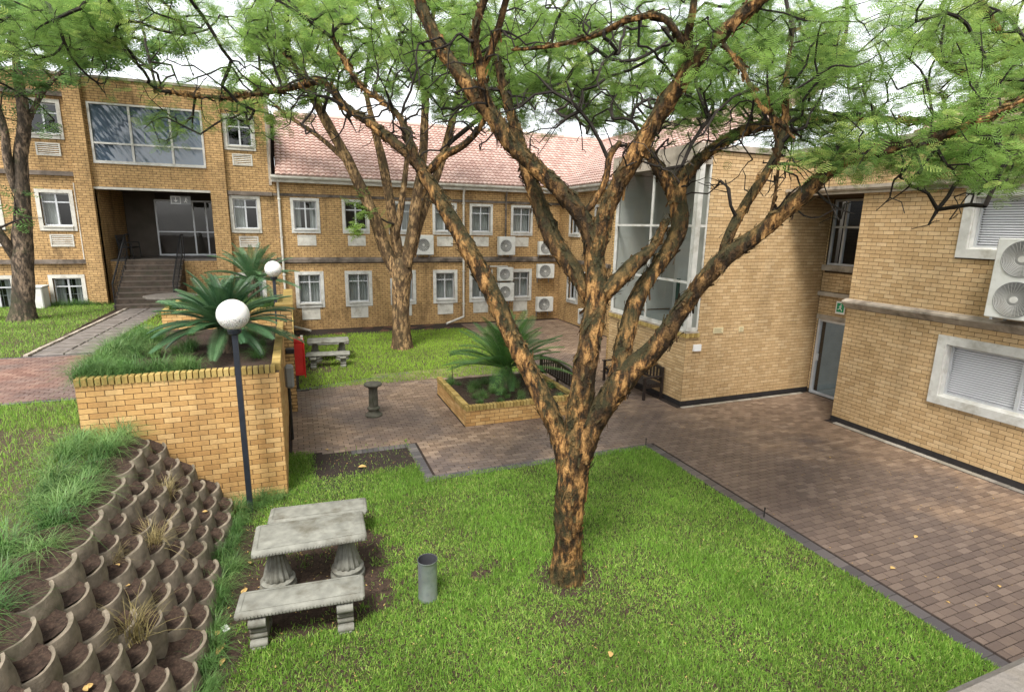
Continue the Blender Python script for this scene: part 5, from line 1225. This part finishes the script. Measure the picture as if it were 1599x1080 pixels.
    LR = np.concatenate(nrad); near = np.array([np.min(np.sum((lim-a)**2, 1)) for a in att]); order = np.argsort(near); strands = []; ND = np.zeros((NMAX, 3)); k0 = 0
    for q in nodes:
        if len(q) > 1: g = np.gradient(q, axis=0); ND[k0:k0+len(q)] = g/(np.linalg.norm(g, axis=1)[:, None]+1e-9)
        k0 += len(q)
    first = rng.permutation(len(att))[:max(8, int(len(att)*0.11))]; rest = [i for i in order if i not in set(first.tolist())]; order = list(first[np.argsort(-near[first])])+rest
    for idx in order:
        a = att[idx]; dv = a-NP[:cnt]; dd_ = np.sqrt(np.sum(dv*dv, 1))+1e-6; cs = np.sum(dv*ND[:cnt], 1)/dd_; j = int(np.argmin(dd_*(1+0.45*(1-cs)))); d = float(dd_[j])
        if d < 0.05: continue
        k = max(2, int(d/gap)); s0 = NP[j]; v = (a-s0); bow = np.cross(v, rng.normal(0, 1, 3)); bow = bow/(np.linalg.norm(bow)+1e-9)*d*random.uniform(0.02, 0.10); bow[2] += d*0.09*random.choice([-1, 1, 1])
        ids = [j]; prev = j
        for i in range(1, k+1):
            t = i/k; p = s0+v*t+bow*math.sin(math.pi*t)+(rng.normal(0, 0.0085, 3)*(1 if i < k else 0.3)); NP[cnt] = p; ND[cnt] = v/d; par[cnt] = prev; prev = cnt; ids.append(cnt); cnt += 1
        strands.append((ids, lf[idx]))
        if cnt > NMAX-200: break
    w_ = np.zeros(cnt)
    for (ids, _) in strands: w_[ids[-1]] += 1
    for i in range(cnt-1, n0-1, -1): w_[par[i]] += w_[i]
    rad = np.minimum(maxr, tip_r*np.maximum(w_, 1)**0.5)
    BV = []; BF = []; nb = 0
    for (ids, _) in strands:
        p = NP[ids]; r = rad[ids].copy(); r[0] = min(r[0], r[1]*1.3) if ids[0] >= n0 else r[1]*1.25
        ns = 3 if r.max() < 0.007 else 5
        V, F = tube_arrays(p, r, ns); BV.append(V); BF.append(F+nb); nb += len(V)
    if BV: npobj('branches', np.concatenate(BV), np.concatenate(BF), M['twig'], o, kind='stuff')
    LP = []; LD = []
    leafy = [s for s in strands if s[1]]
    if leafy and leaf_n:
        per = leaf_n/len(leafy)
        for (ids, lv) in leafy:
            p = NP[ids]; m = len(p); k = rng.poisson(per*lv)
            if k == 0: continue
            t = (1-rng.random(k)**1.6*0.75)*(m-1); i = np.minimum(t.astype(int), m-2); f = (t-i)[:, None]; q = p[i]*(1-f)+p[i+1]*f
            dr = p[i+1]-p[i]; dr /= np.linalg.norm(dr, axis=1)[:, None]+1e-9; dd = dr*0.5+rng.normal(0, 0.75, (k, 3))*np.array([1, 1, 0.38]); LP.append(q+rng.normal(0, 0.05, (k, 3))); LD.append(dd)
        LP = np.concatenate(LP); LD = np.concatenate(LD); cl = np.array([0.5+0.55*noise.noise(Vector(q*0.9))+0.35*noise.noise(Vector(q*2.5)) for q in LP]).clip(0, 1)
        leaves('crown', LP, LD, rng.uniform(leaf_size*0.65, leaf_size*1.25, len(LP)), leafmat, o, tpl, rnd=(0.65*cl+0.35*rng.random(len(LP)))*0.99)
    return o
TPL = leaf_template(6, 0.058); TPL_FAR = leaf_template(4, 0.13, 0.45)
TB = (3.10, 5.70, 0.0)
limbs = [
 [(884, 905, 0, 66), (886, 860, 0, 60), (890, 800, 0, 60), (894, 750, 0, 64), (897, 705, 0, 66), (903, 655, 0, 56), (912, 590, -.05, 50), (924, 520, -.05, 46), (932, 465, 0, 46), (929, 415, .05, 42), (926, 375, .1, 40)],
 [(888, 745, 0, 44), (876, 690, .05, 42), (856, 640, .1, 40), (826, 575, .2, 38), (795, 515, .3, 37), (765, 450, .45, 36), (735, 395, .55, 34), (706, 345, .7, 32), (682, 305, .8, 30), (660, 268, .9, 29)],
 [(900, 745, 0, 48), (915, 690, -.05, 50), (942, 635, -.1, 52), (985, 580, -.2, 47), (1030, 535, -.3, 40), (1075, 468, -.45, 38), (1125, 410, -.6, 36), (1188, 362, -.75, 33), (1245, 312, -.9, 30), (1298, 266, -1.0, 27), (1345, 242, -1.1, 23), (1420, 225, -1.2, 18), (1500, 200, -1.3, 13), (1610, 150, -1.4, 9)],
 [(930, 405, .05, 36), (915, 350, .1, 34), (890, 315, .15, 33), (860, 283, .2, 33), (830, 256, .25, 34), (797, 224, .3, 34), (768, 180, .35, 33), (735, 138, .4, 31), (706, 100, .5, 29), (682, 62, .6, 26), (660, 15, .7, 24), (635, -60, .9, 18)],
 [(926, 410, .05, 36), (938, 360, .05, 38), (956, 308, 0, 36), (988, 248, -.1, 35), (1022, 190, -.2, 34), (1060, 132, -.3, 34), (1098, 78, -.4, 32), (1150, 32, -.5, 28), (1200, -15, -.6, 24), (1280, -90, -.8, 17)],
 [(930, 480, .08, 34), (895, 420, .25, 36), (868, 380, .4, 36), (846, 330, .5, 33), (828, 280, .6, 29), (812, 225, .8, 24), (790, 150, 1.0, 19), (770, 60, 1.2, 14)],
 [(965, 600, -.1, 40), (974, 540, .0, 38), (986, 490, .1, 36), (1004, 448, .2, 35), (1032, 408, .3, 34), (1055, 372, .4, 34), (1062, 335, .5, 36), (1052, 298, .6, 34), (1030, 265, .7, 26), (1000, 220, .9, 18)],
 [(937, 466, .0, 34), (965, 438, -.05, 32), (992, 410, .0, 31), (1010, 396, .1, 27), (1022, 382, .2, 20), (1040, 345, .3, 16)],
 [(1055, 320, .5, 28), (1070, 275, .6, 26), (1110, 235, .8, 24), (1160, 205, 1.0, 22), (1230, 190, 1.2, 18), (1330, 185, 1.4, 13), (1450, 190, 1.7, 8)],
 [(1128, 402, -.6, 24), (1142, 360, -.55, 22), (1165, 318, -.5, 21), (1195, 272, -.45, 20), (1217, 230, -.4, 17), (1226, 185, -.3, 14), (1228, 120, -.2, 10), (1240, 40, 0, 7)],
 [(665, 275, .88, 27), (650, 252, .95, 26), (615, 222, 1.1, 22), (575, 190, 1.25, 18), (540, 168, 1.4, 15), (517, 140, 1.5, 13), (500, 128, 1.6, 12), (450, 138, 1.8, 11), (390, 148, 2.0, 9), (330, 152, 2.2, 7), (240, 140, 2.4, 4)],
 [(655, 262, .9, 20), (640, 225, .95, 18), (628, 190, 1.0, 15), (606, 165, 1.1, 12), (560, 130, 1.2, 9), (520, 60, 1.3, 6)],
 [(668, 270, .9, 18), (690, 245, .9, 17), (722, 228, .9, 15), (745, 205, .8, 12), (760, 180, .7, 9)],
 [(768, 178, .35, 22), (756, 140, .3, 21), (748, 95, .2, 19), (742, 50, .1, 17), (760, -10, 0, 15), (790, -80, -.2, 12)],
 [(752, 108, .25, 16), (770, 70, .2, 15), (785, 20, .1, 14), (800, -40, 0, 11)],
 [(1078, 105, -.35, 22), (1074, 60, -.4, 20), (1082, 15, -.5, 18), (1090, -60, -.6, 13)],
 [(1075, 80, -.4, 18), (1035, 28, -.5, 15), (980, 32, -.3, 13), (930, 55, 0, 11), (860, 72, .3, 9), (800, 78, .5, 6)],
 [(910, 335, .12, 14), (930, 312, .1, 14), (946, 280, .1, 14), (952, 245, .1, 13), (968, 222, .1, 10)],
 [(1200, 355, -.75, 8), (1215, 260, -.9, 6), (1200, 150, -1.0, 5)],
 [(1130, 70, -.45, 12), (1160, 110, -.6, 10), (1185, 160, -.8, 8), (1240, 215, -1.0, 6)],
]
clouds = [
 (1420, 110, 230, 120, -1.4, 3.0, 300, 0.8), (1430, 245, 190, 38, -1.6, 0.8, 120, 1.0), (1560, 230, 90, 70, -1.6, 1.0, 70, 1.0), (1190, 80, 130, 90, -0.8, 3.0, 170, 1.1), (1220, 150, 170, 90, 0.0, 4.0, 200, 1.2),
 (960, 60, 260, 90, 0.5, 5.5, 300, 1.2), (900, 165, 210, 50, 1.5, 6.0, 190, 1.2), (850, 110, 260, 90, 2.5, 7.0, 280, 1.5), (1120, 190, 160, 45, 0.5, 4.0, 90, 0.5),
 (620, 70, 160, 90, 0.8, 4.5, 150, 1.3), (300, 30, 260, 50, 0.6, 4.5, 210, 0.95), (330, 130, 210, 40, 1.0, 4.0, 100, 0.32), (80, 45, 120, 55, 0.2, 3.0, 120, 1.0),
 (800, -180, 950, 150, -2.0, 5.0, 380, 0.6), (330, 200, 140, 30, 1.2, 2.6, 30, 0.7),
 (930, 190, 330, 60, 0.0, 2.0, 240, 0), (1150, 240, 180, 70, -0.8, 0.8, 150, 0), (620, 170, 180, 70, 0.5, 1.8, 110, 0), (1380, 300, 200, 60, -1.2, -0.2, 60, 0), (500, 150, 200, 60, 1.0, 2.4, 60, 0.1), (900, 90, 300, 90, -.3, 1.2, 220, 0)]
make_tree(TB, limbs, clouds, 'spreading acacia with flaking golden bark and three main limbs on the near lawn', M['bark'], M['acacia'], 54000, 0.125, TPL, rough=0.30, nseg=28, step=0.04, flakes=4200, tip_r=0.0050, wsc=0.74, maxr=0.021)
# second tree, behind the far lawn
T2 = (3.57, 20.0, 0.0)
limbs2 = [
 [(628, 545, 0, 36), (626, 500, 0, 31), (626, 455, 0, 31), (628, 425, 0, 36), (626, 405, 0, 30)],
 [(620, 430, 0, 25), (600, 385, -.1, 23), (585, 340, -.2, 21), (562, 290, -.3, 20), (538, 240, -.4, 18), (512, 195, -.5, 17), (490, 155, -.6, 14), (450, 90, -.7, 9), (400, 40, -.8, 6)],
 [(590, 355, .1, 16), (570, 310, .2, 15), (545, 258, .3, 14), (520, 205, .4, 13), (500, 165, .5, 10), (470, 100, .6, 7)],
 [(625, 415, .2, 20), (616, 360, .3, 18), (608, 310, .4, 17), (598, 255, .5, 16), (588, 215, .6, 13), (570, 140, .8, 8)],
 [(634, 415, -.1, 22), (644, 360, -.2, 20), (650, 310, -.2, 18), (660, 250, -.2, 15), (664, 170, -.2, 14), (668, 90, -.3, 10), (680, 0, -.3, 6)],
 [(640, 400, .2, 20), (655, 345, .3, 17), (680, 280, .4, 15), (700, 215, .5, 14), (712, 160, .6, 10), (730, 80, .7, 6)],
 [(545, 255, -.4, 10), (500, 215, -.5, 8), (460, 188, -.6, 7), (430, 165, -.8, 5)],
 [(616, 380, .2, 13), (625, 330, .1, 12), (632, 280, 0, 10), (640, 200, 0, 7)]]
clouds2 = [(830, 100, 200, 90, -4, 5, 110, 1.0), (560, 60, 190, 90, -3.5, 3.5, 150, 1.0), (720, 130, 90, 60, -2, 3, 50, 1.0), (440, 120, 90, 70, -2, 2, 50, 1.0), (600, -60, 260, 90, -4, 4, 140, 1.0), (565, 330, 45, 35, -.8, -.2, 9, 0.5)]
make_tree(T2, limbs2, clouds2, 'pale barked tree with several upright stems on the bright far lawn', M['bark_pale'], M['acacia'], 14000, 0.28, TPL_FAR, wsc=0.88, rough=0.14, nseg=14, step=0.15, tip_r=0.011, maxr=0.10, gap=0.4)
T3 = (-7.95, 21.3, TZ)
limbs3 = [
 [(36, 505, 0, 42), (36, 470, 0, 34), (36, 430, 0, 32), (34, 390, 0, 34), (36, 340, 0, 27), (34, 290, 0, 22), (32, 240, 0, 22), (38, 190, 0, 20), (30, 130, 0, 15), (20, 60, 0, 9)],
 [(30, 410, 0, 18), (10, 380, -.3, 16), (-15, 340, -.5, 13), (-40, 280, -.6, 10)],
 [(28, 300, 0, 16), (14, 260, -.2, 15), (6, 200, -.3, 12), (-10, 150, -.4, 9)],
 [(38, 200, 0, 11), (70, 140, .3, 8), (120, 90, .6, 5)]]
clouds3 = [(40, 60, 140, 80, -3, 3, 90, 1.0), (30, 170, 60, 50, -1.5, 1, 14, 0.35), (40, 330, 40, 40, -1, .3, 8, 0.2), (60, -60, 260, 90, -4, 4, 80, 1.0), (190, 60, 120, 50, -2, 4, 40, 1.0)]
make_tree(T3, limbs3, clouds3, 'rough barked tree on the terrace lawn before the three storey block', M['bark_grey'], M['acacia_dark'], 6000, 0.30, TPL_FAR, wsc=0.85, rough=0.2, nseg=14, step=0.15, tip_r=0.011, maxr=0.10, gap=0.4)
# tree beside the right building, its trunk outside the picture
T4 = (10.6, 3.6, 0.0)
limbs4 = [[(1990, 820, 0, 50), (1960, 560, 0, 46), (1900, 330, 0, 42), (1800, 190, 0, 34), (1700, 120, .2, 28), (1600, 75, .5, 24), (1540, 95, .8, 18), (1490, 108, 1.0, 13), (1440, 60, 1.2, 8)],
 [(1600, 78, .5, 14), (1560, 50, .4, 12), (1530, 0, .3, 9), (1500, -40, .3, 6)]]
clouds4 = [(1560, 130, 130, 90, -0.5, 2.5, 110, 1.0), (1480, 40, 130, 60, 0, 2.5, 70, 1.0), (1700, 0, 240, 140, -1, 3, 90, 1.0), (1520, 110, 90, 50, .2, 1.2, 50, 0)]
make_tree(T4, limbs4, clouds4, 'acacia limb with reddish bark reaching in beside the right building', M['bark'], M['acacia'], 6500, 0.12, TPL, rough=0.18, nseg=14, step=0.1, tip_r=0.0045)

# ------------------------------------------------------------------ cycads
def frond_mesh(k, L, n=46, wl_=0.165):
    rs = random.Random(k); V = []; F = []; arch = rs.uniform(0.35, 0.8)
    def P(t): return np.array([L*(t-0.18*arch*t*t), 0.0, L*(0.55*t*(1-arch*0.2)-0.62*arch*t*t)])
    pts = [P(i/12) for i in range(13)]; V0, F0_ = tube_arrays(np.array(pts), np.linspace(0.012, 0.004, 13), 4); V += V0.tolist(); F += F0_.tolist()
    for i in range(n):
        t = 0.10+0.90*i/(n-1); c = P(t); tg = P(min(1, t+0.02))-P(t-0.02); tg /= np.linalg.norm(tg); l = wl_*math.sin(math.pi*(0.15+0.80*t))**0.6*(L/1.1)
        up_ = np.cross(tg, [0, 1, 0]); up_ = up_ if up_[2] > 0 else -up_
        for s in (-1, 1):
            d = tg*0.55+np.array([0, s*0.78, 0])+up_*0.28; d /= np.linalg.norm(d); e = c+d*l-np.array([0, 0, 0.03*l/wl_]); m = c+d*l*0.5+up_*0.008; w_ = tg*0.0075
            b = len(V); V += [tuple(c-w_), tuple(c+w_), tuple(m+w_*1.1), tuple(m-w_*1.1), tuple(e+w_*0.2), tuple(e-w_*0.2)]; F += [(b, b+1, b+2, b+3), (b+3, b+2, b+4, b+5)]
    return npmesh('frond', V, F, rnd=[rs.random()*0.2+0.001*i/len(F) for i in range(len(F))])
def cycad(x, y, z, L, n, label, mat, trunk=0.35, hi=1.15, lo=-0.55):
    o = thing('cycad', label, 'cycad', (x, y, z)); ms = [frond_mesh(k+int(x*10), L*random.uniform(0.85, 1.08)) for k in range(6)]
    for m in ms: m.materials.append(mat)
    mb = MB(); mb.lathe((x, y, z), [(0.16, -0.1), (0.19, 0.05), (0.17, trunk*0.6), (0.13, trunk), (0.04, trunk+0.08)], 18, 0.2, 9); mb.build('trunk', M['bark_grey'], o, True)
    for i in range(n):
        a = i*2.39996+random.uniform(-.2, .2); f = i/n; el = hi-(hi-lo)*f+random.uniform(-.12, .12)
        q = bpy.data.objects.new('frond', ms[i % 6]); COL.objects.link(q); q.parent = o; q.location = (0.07*math.cos(a), 0.07*math.sin(a), trunk-0.02)
        q.rotation_euler = (random.uniform(-.2, .2), -el, a); s = random.uniform(0.88, 1.08)*(0.8+0.25*f); q.scale = (s, s, s)
cycad(-1.22, 11.1, 2.10, 1.25, 90, 'big dark cycad drooping over the tall brick planter', M['cycad'], 0.55)
cycad(-1.15, 18.2, 2.05, 1.45, 46, 'cycad on a short trunk in the small terrace planter beside the far lamp', M['cycad'], 0.75)
cycad(5.0, 12.95, 0.40, 1.75, 78, 'green cycad with upright fronds in the low planter on the paving', M['cycad_light'], 0.50, 1.4, -0.25)

# ------------------------------------------------------------------ ornamental grasses, weeds, litter
def clump_mesh(k, n, L, w_, spread, seg=5, droop=0.55):
    global rng; save = rng; rng = np.random.default_rng(k); P = np.zeros((n, 3)); P[:, :2] = rng.normal(0, spread, (n, 2))
    N = n; a = rng.uniform(0, 2*math.pi, N); th = np.abs(rng.normal(0.25, 0.28, N)).clip(0.02, 1.2); d = np.stack([np.cos(a)*np.sin(th), np.sin(a)*np.sin(th), np.cos(th)], 1); h = np.stack([np.cos(a), np.sin(a), np.zeros(N)], 1)
    s = np.stack([-np.sin(a), np.cos(a), np.zeros(N)], 1); Ls = (L*rng.uniform(0.55, 1.15, N))[:, None]; rows = []; dr = (droop*rng.uniform(0.6, 1.35, N))[:, None]
    for i in range(seg+1):
        t = i/seg; c = P+d*Ls*t+h*(Ls*dr*0.7*t*t)-np.array([0, 0, 1.0])*(Ls*dr*1.15*t**2.4); ww = w_*(1-0.88*t**1.4)/2; rows += [c-s*ww, c+s*ww]
    V = np.stack(rows, 1).reshape(-1, 3); m = 2*(seg+1); i = np.arange(N)*m
    F = np.concatenate([np.stack([i+2*q, i+2*q+1, i+2*q+3, i+2*q+2], 1) for q in range(seg)]); r = np.tile(rng.random(N)*0.35, seg); rng = save
    return npmesh('grass_clump', V, F, rnd=r)
CM = [clump_mesh(k, 230, 0.70, 0.0085, 0.075) for k in range(4)]; CS = [clump_mesh(10+k, 150, 0.34, 0.006, 0.06, 4, 0.4) for k in range(3)]; CD = [clump_mesh(20+k, 110, 0.55, 0.007, 0.04, 4, 0.35) for k in range(2)]
for m in CM+CS: m.materials.append(M['clump'])
for m in CD: m.materials.append(M['clump_dry'])
def clumps(lst, meshes, label, group):
    for (x, y, z, s) in lst:
        o = bpy.data.objects.new('grass_clump', random.choice(meshes)); COL.objects.link(o); o.location = (x, y, z); o.rotation_euler = (random.uniform(-.1, .1), random.uniform(-.05, .15), random.uniform(0, 6.28)); o.scale = (s, s, s*random.uniform(0.85, 1.1)); tag(o, label, 'grass', group)
top = []
y = 4.6
while y < 9.15:
    top.append((-2.48+random.uniform(-.10, .06), y, TZ-0.02, random.uniform(0.6, 0.95)))
    if random.random() < 0.85: top.append((-2.85+random.uniform(-.14, .12), y+0.12, TZ, random.uniform(0.55, 0.9)))
    y += random.uniform(0.30, 0.50)
clumps(top, CM, 'long soft green grass clump along the terrace edge above the concrete blocks', 'grass clumps above the block bank')
foot = []; y = 5.0
while y < 9.1:
    foot.append((-1.08+random.uniform(-.12, .10)+0.02*(9-y), y, -0.03, random.uniform(0.5, 0.78))); y += random.uniform(0.26, 0.42)
foot += [(-0.95, 9.05, -0.03, 0.7), (-0.7, 9.15, -0.03, 0.75), (-0.45, 9.2, -0.03, 0.5)]
clumps(foot, CM, 'green grass clump at the foot of the block bank beside the soil round the table', 'grass clumps at the bank foot')
clumps([(-1.78, 8.1, 0.78, 0.85), (-1.72, 6.95, 0.72, 0.95), (-1.62, 5.45, 0.62, 1.1), (-1.95, 6.3, 0.95, 0.6), (-1.1, 8.85, 0.0, 0.8)], CD, 'dry straw coloured grass tuft growing on the concrete block bank', 'dry tufts on the block bank')
p1 = [(random.uniform(-2.85, -0.6), random.uniform(9.6, 13.3), 2.14, random.uniform(0.4, 0.85)) for _ in range(24)]
p1 = [p for p in p1 if math.hypot(p[0]+1.35, p[1]-11.3) > 0.35 and not (p[0] > -1.5 and p[1] < 10.3)]
p1 += [(-2.85+0.16*i, 9.62+random.uniform(0, .12), 2.13, random.uniform(0.6, 0.9)) for i in range(9)] + [(-2.98+random.uniform(-.06, .06), 9.6+0.24*i, 2.13, random.uniform(.7, 1.0)) for i in range(16)]
clumps(p1, CM, 'dark green tufted grass filling the tall brick planter under the cycad', 'grasses in the tall planter')
p2 = [(random.uniform(3.6, 6.1), random.uniform(11.6, 13.95), 0.40, random.uniform(0.55, 0.95)) for _ in range(55)]; p2 = [p for p in p2 if math.hypot(p[0]-4.95, p[1]-12.95) > 0.3]
clumps(p2, CS, 'short green tufted grass in the low planter on the paving', 'grasses in the low planter')
clumps([(random.uniform(-3.2, -0.6), random.uniform(17.0, 19.2), 2.03, random.uniform(0.6, 1.1)) for _ in range(22)], CM[:2], 'loose grass tuft in the small terrace planter', 'grasses in the terrace planter')
clumps([(x_, 24.45+random.uniform(-.15, .1), TZ, random.uniform(0.9, 1.4)) for x_ in np.arange(-9.0, -6.4, 0.2)], CS, 'low weedy tuft along the base of the three storey block', 'weeds at the block wall')
# fallen leaves and a paper scrap
def leaf_bit(x, y, z, s, rz, tilt, label, group, mat='leaf_dry'):
    V = []; F = []; n = 6
    for i in range(n+1):
        t = i/n; w_ = 0.30*math.sin(math.pi*min(1, t*0.96+0.02)); zc = 0.10*math.sin(math.pi*t)
        V += [(t-0.5, -w_, zc+0.10*w_), (t-0.5, 0, zc), (t-0.5, w_, zc+0.12*w_)]
    for i in range(n):
        for j in range(2): a = 3*i+j; F.append((a, a+3, a+4, a+1))
    me = npmesh('fallen_leaf', np.array(V)*s, F); o = link('fallen_leaf', me, M[mat], None, (x, y, z)); o.rotation_euler = (tilt, 0.1, rz); tag(o, label, 'leaf', group)
for (u, v, s, lab) in ((953, 1023, 0.10, 'large tan fallen leaf lying on the near lawn'), (345, 1015, 0.15, None), (382, 925, 0.13, None), (348, 1035, 0.10, None), (390, 880, 0.08, None), (340, 990, 0.10, None)):
    p = gz(u, v, 0.01); leaf_bit(p[0], p[1], 0.03, s, random.uniform(0, 6), 0.2, lab or 'yellow brown fallen leaf on the soil beside the grass clumps', None if lab else 'fallen leaves by the bank foot')
for (u, v, s) in ((566, 730, 0.16), (510, 703, 0.10)):
    p = gz(u, v, 0.0); leaf_bit(p[0], p[1], 0.02, s, random.uniform(0, 6), 0.1, 'pale fallen leaf on the bare soil patch by the paving corner', 'fallen leaves on the soil patch')
for (u, v, s) in ((1430, 838, 0.09), (1394, 887, 0.10), (1296, 714, 0.07), (1560, 915, 0.07), (1480, 940, 0.06)):
    p = gz(u, v, 0.0); leaf_bit(p[0], p[1], 0.006, s, random.uniform(0, 6), 0.05, 'small pale leaf lying on the wet brick paving', 'leaves on the paving')
for k in range(9):
    r_ = random.choice(fills); leaf_bit(r_[0]+random.uniform(-.05, .1), r_[1]+random.uniform(-.1, .1), r_[2]+0.05, 0.07, random.uniform(0, 6), 0.3, 'small dry leaf caught in the soil of a concrete block', 'dry leaves on the block bank')
p = gz(352, 982, 0.0); mb = MB(); mb.bbox(-0.035, 0.035, -0.05, 0.05, 0.0, 0.012, 0.003); me_o = mb.build('paper_scrap', M['paper']); me_o.location = (p[0], p[1], 0.01); me_o.rotation_euler = (0.1, 0.05, 0.5); tag(me_o, 'small white packet dropped on the soil by the grass clumps', 'litter')

# loose leaf litter: too small to pick apart
def litter(name, n, box, z, smin, smax, mat, dens=None):
    x, y = scatter(n, *box, dens); N = len(x); a = rng.uniform(0, 6.28, N); l = rng.uniform(smin, smax, N)[:, None]; d = np.stack([np.cos(a), np.sin(a), rng.uniform(-.1, .25, N)], 1); e = np.stack([-np.sin(a), np.cos(a), rng.uniform(-.2, .3, N)], 1)*rng.uniform(0.18, 0.5, N)[:, None]
    P = np.stack([x, y, np.full(N, z)], 1); V = np.stack([P-d*l, P+e*l, P+d*l+np.array([0, 0, 0.004]), P-e*l], 1).reshape(-1, 3)
    return npobj(name, V, np.arange(4*N).reshape(N, 4), M[mat], rnd=rng.random(N), kind='stuff')
litter('leaf_litter', 520, (6.95, 11.9, 2.5, 11), 0.008, 0.006, 0.02, 'leaf_dry'); litter('leaf_litter', 420, (2.2, 9.0, 9.3, 16.4), 0.008, 0.006, 0.02, 'leaf_dry', lambda a, b: 0.0 if (PLANT[0]-.1 < a < PLANT[1]+.1 and PLANT[2]-.1 < b < PLANT[3]+.1) else 1.0)
litter('leaf_litter', 900, (-1.1, 2.0, 4.5, 10.6), 0.004, 0.006, 0.022, 'leaf_dry', lambda a, b: 1-0.8*grass_density(a, b)); litter('leaf_litter', 380, (-0.8, 6.6, 3.2, 9.0), 0.035, 0.006, 0.018, 'leaf_dry')
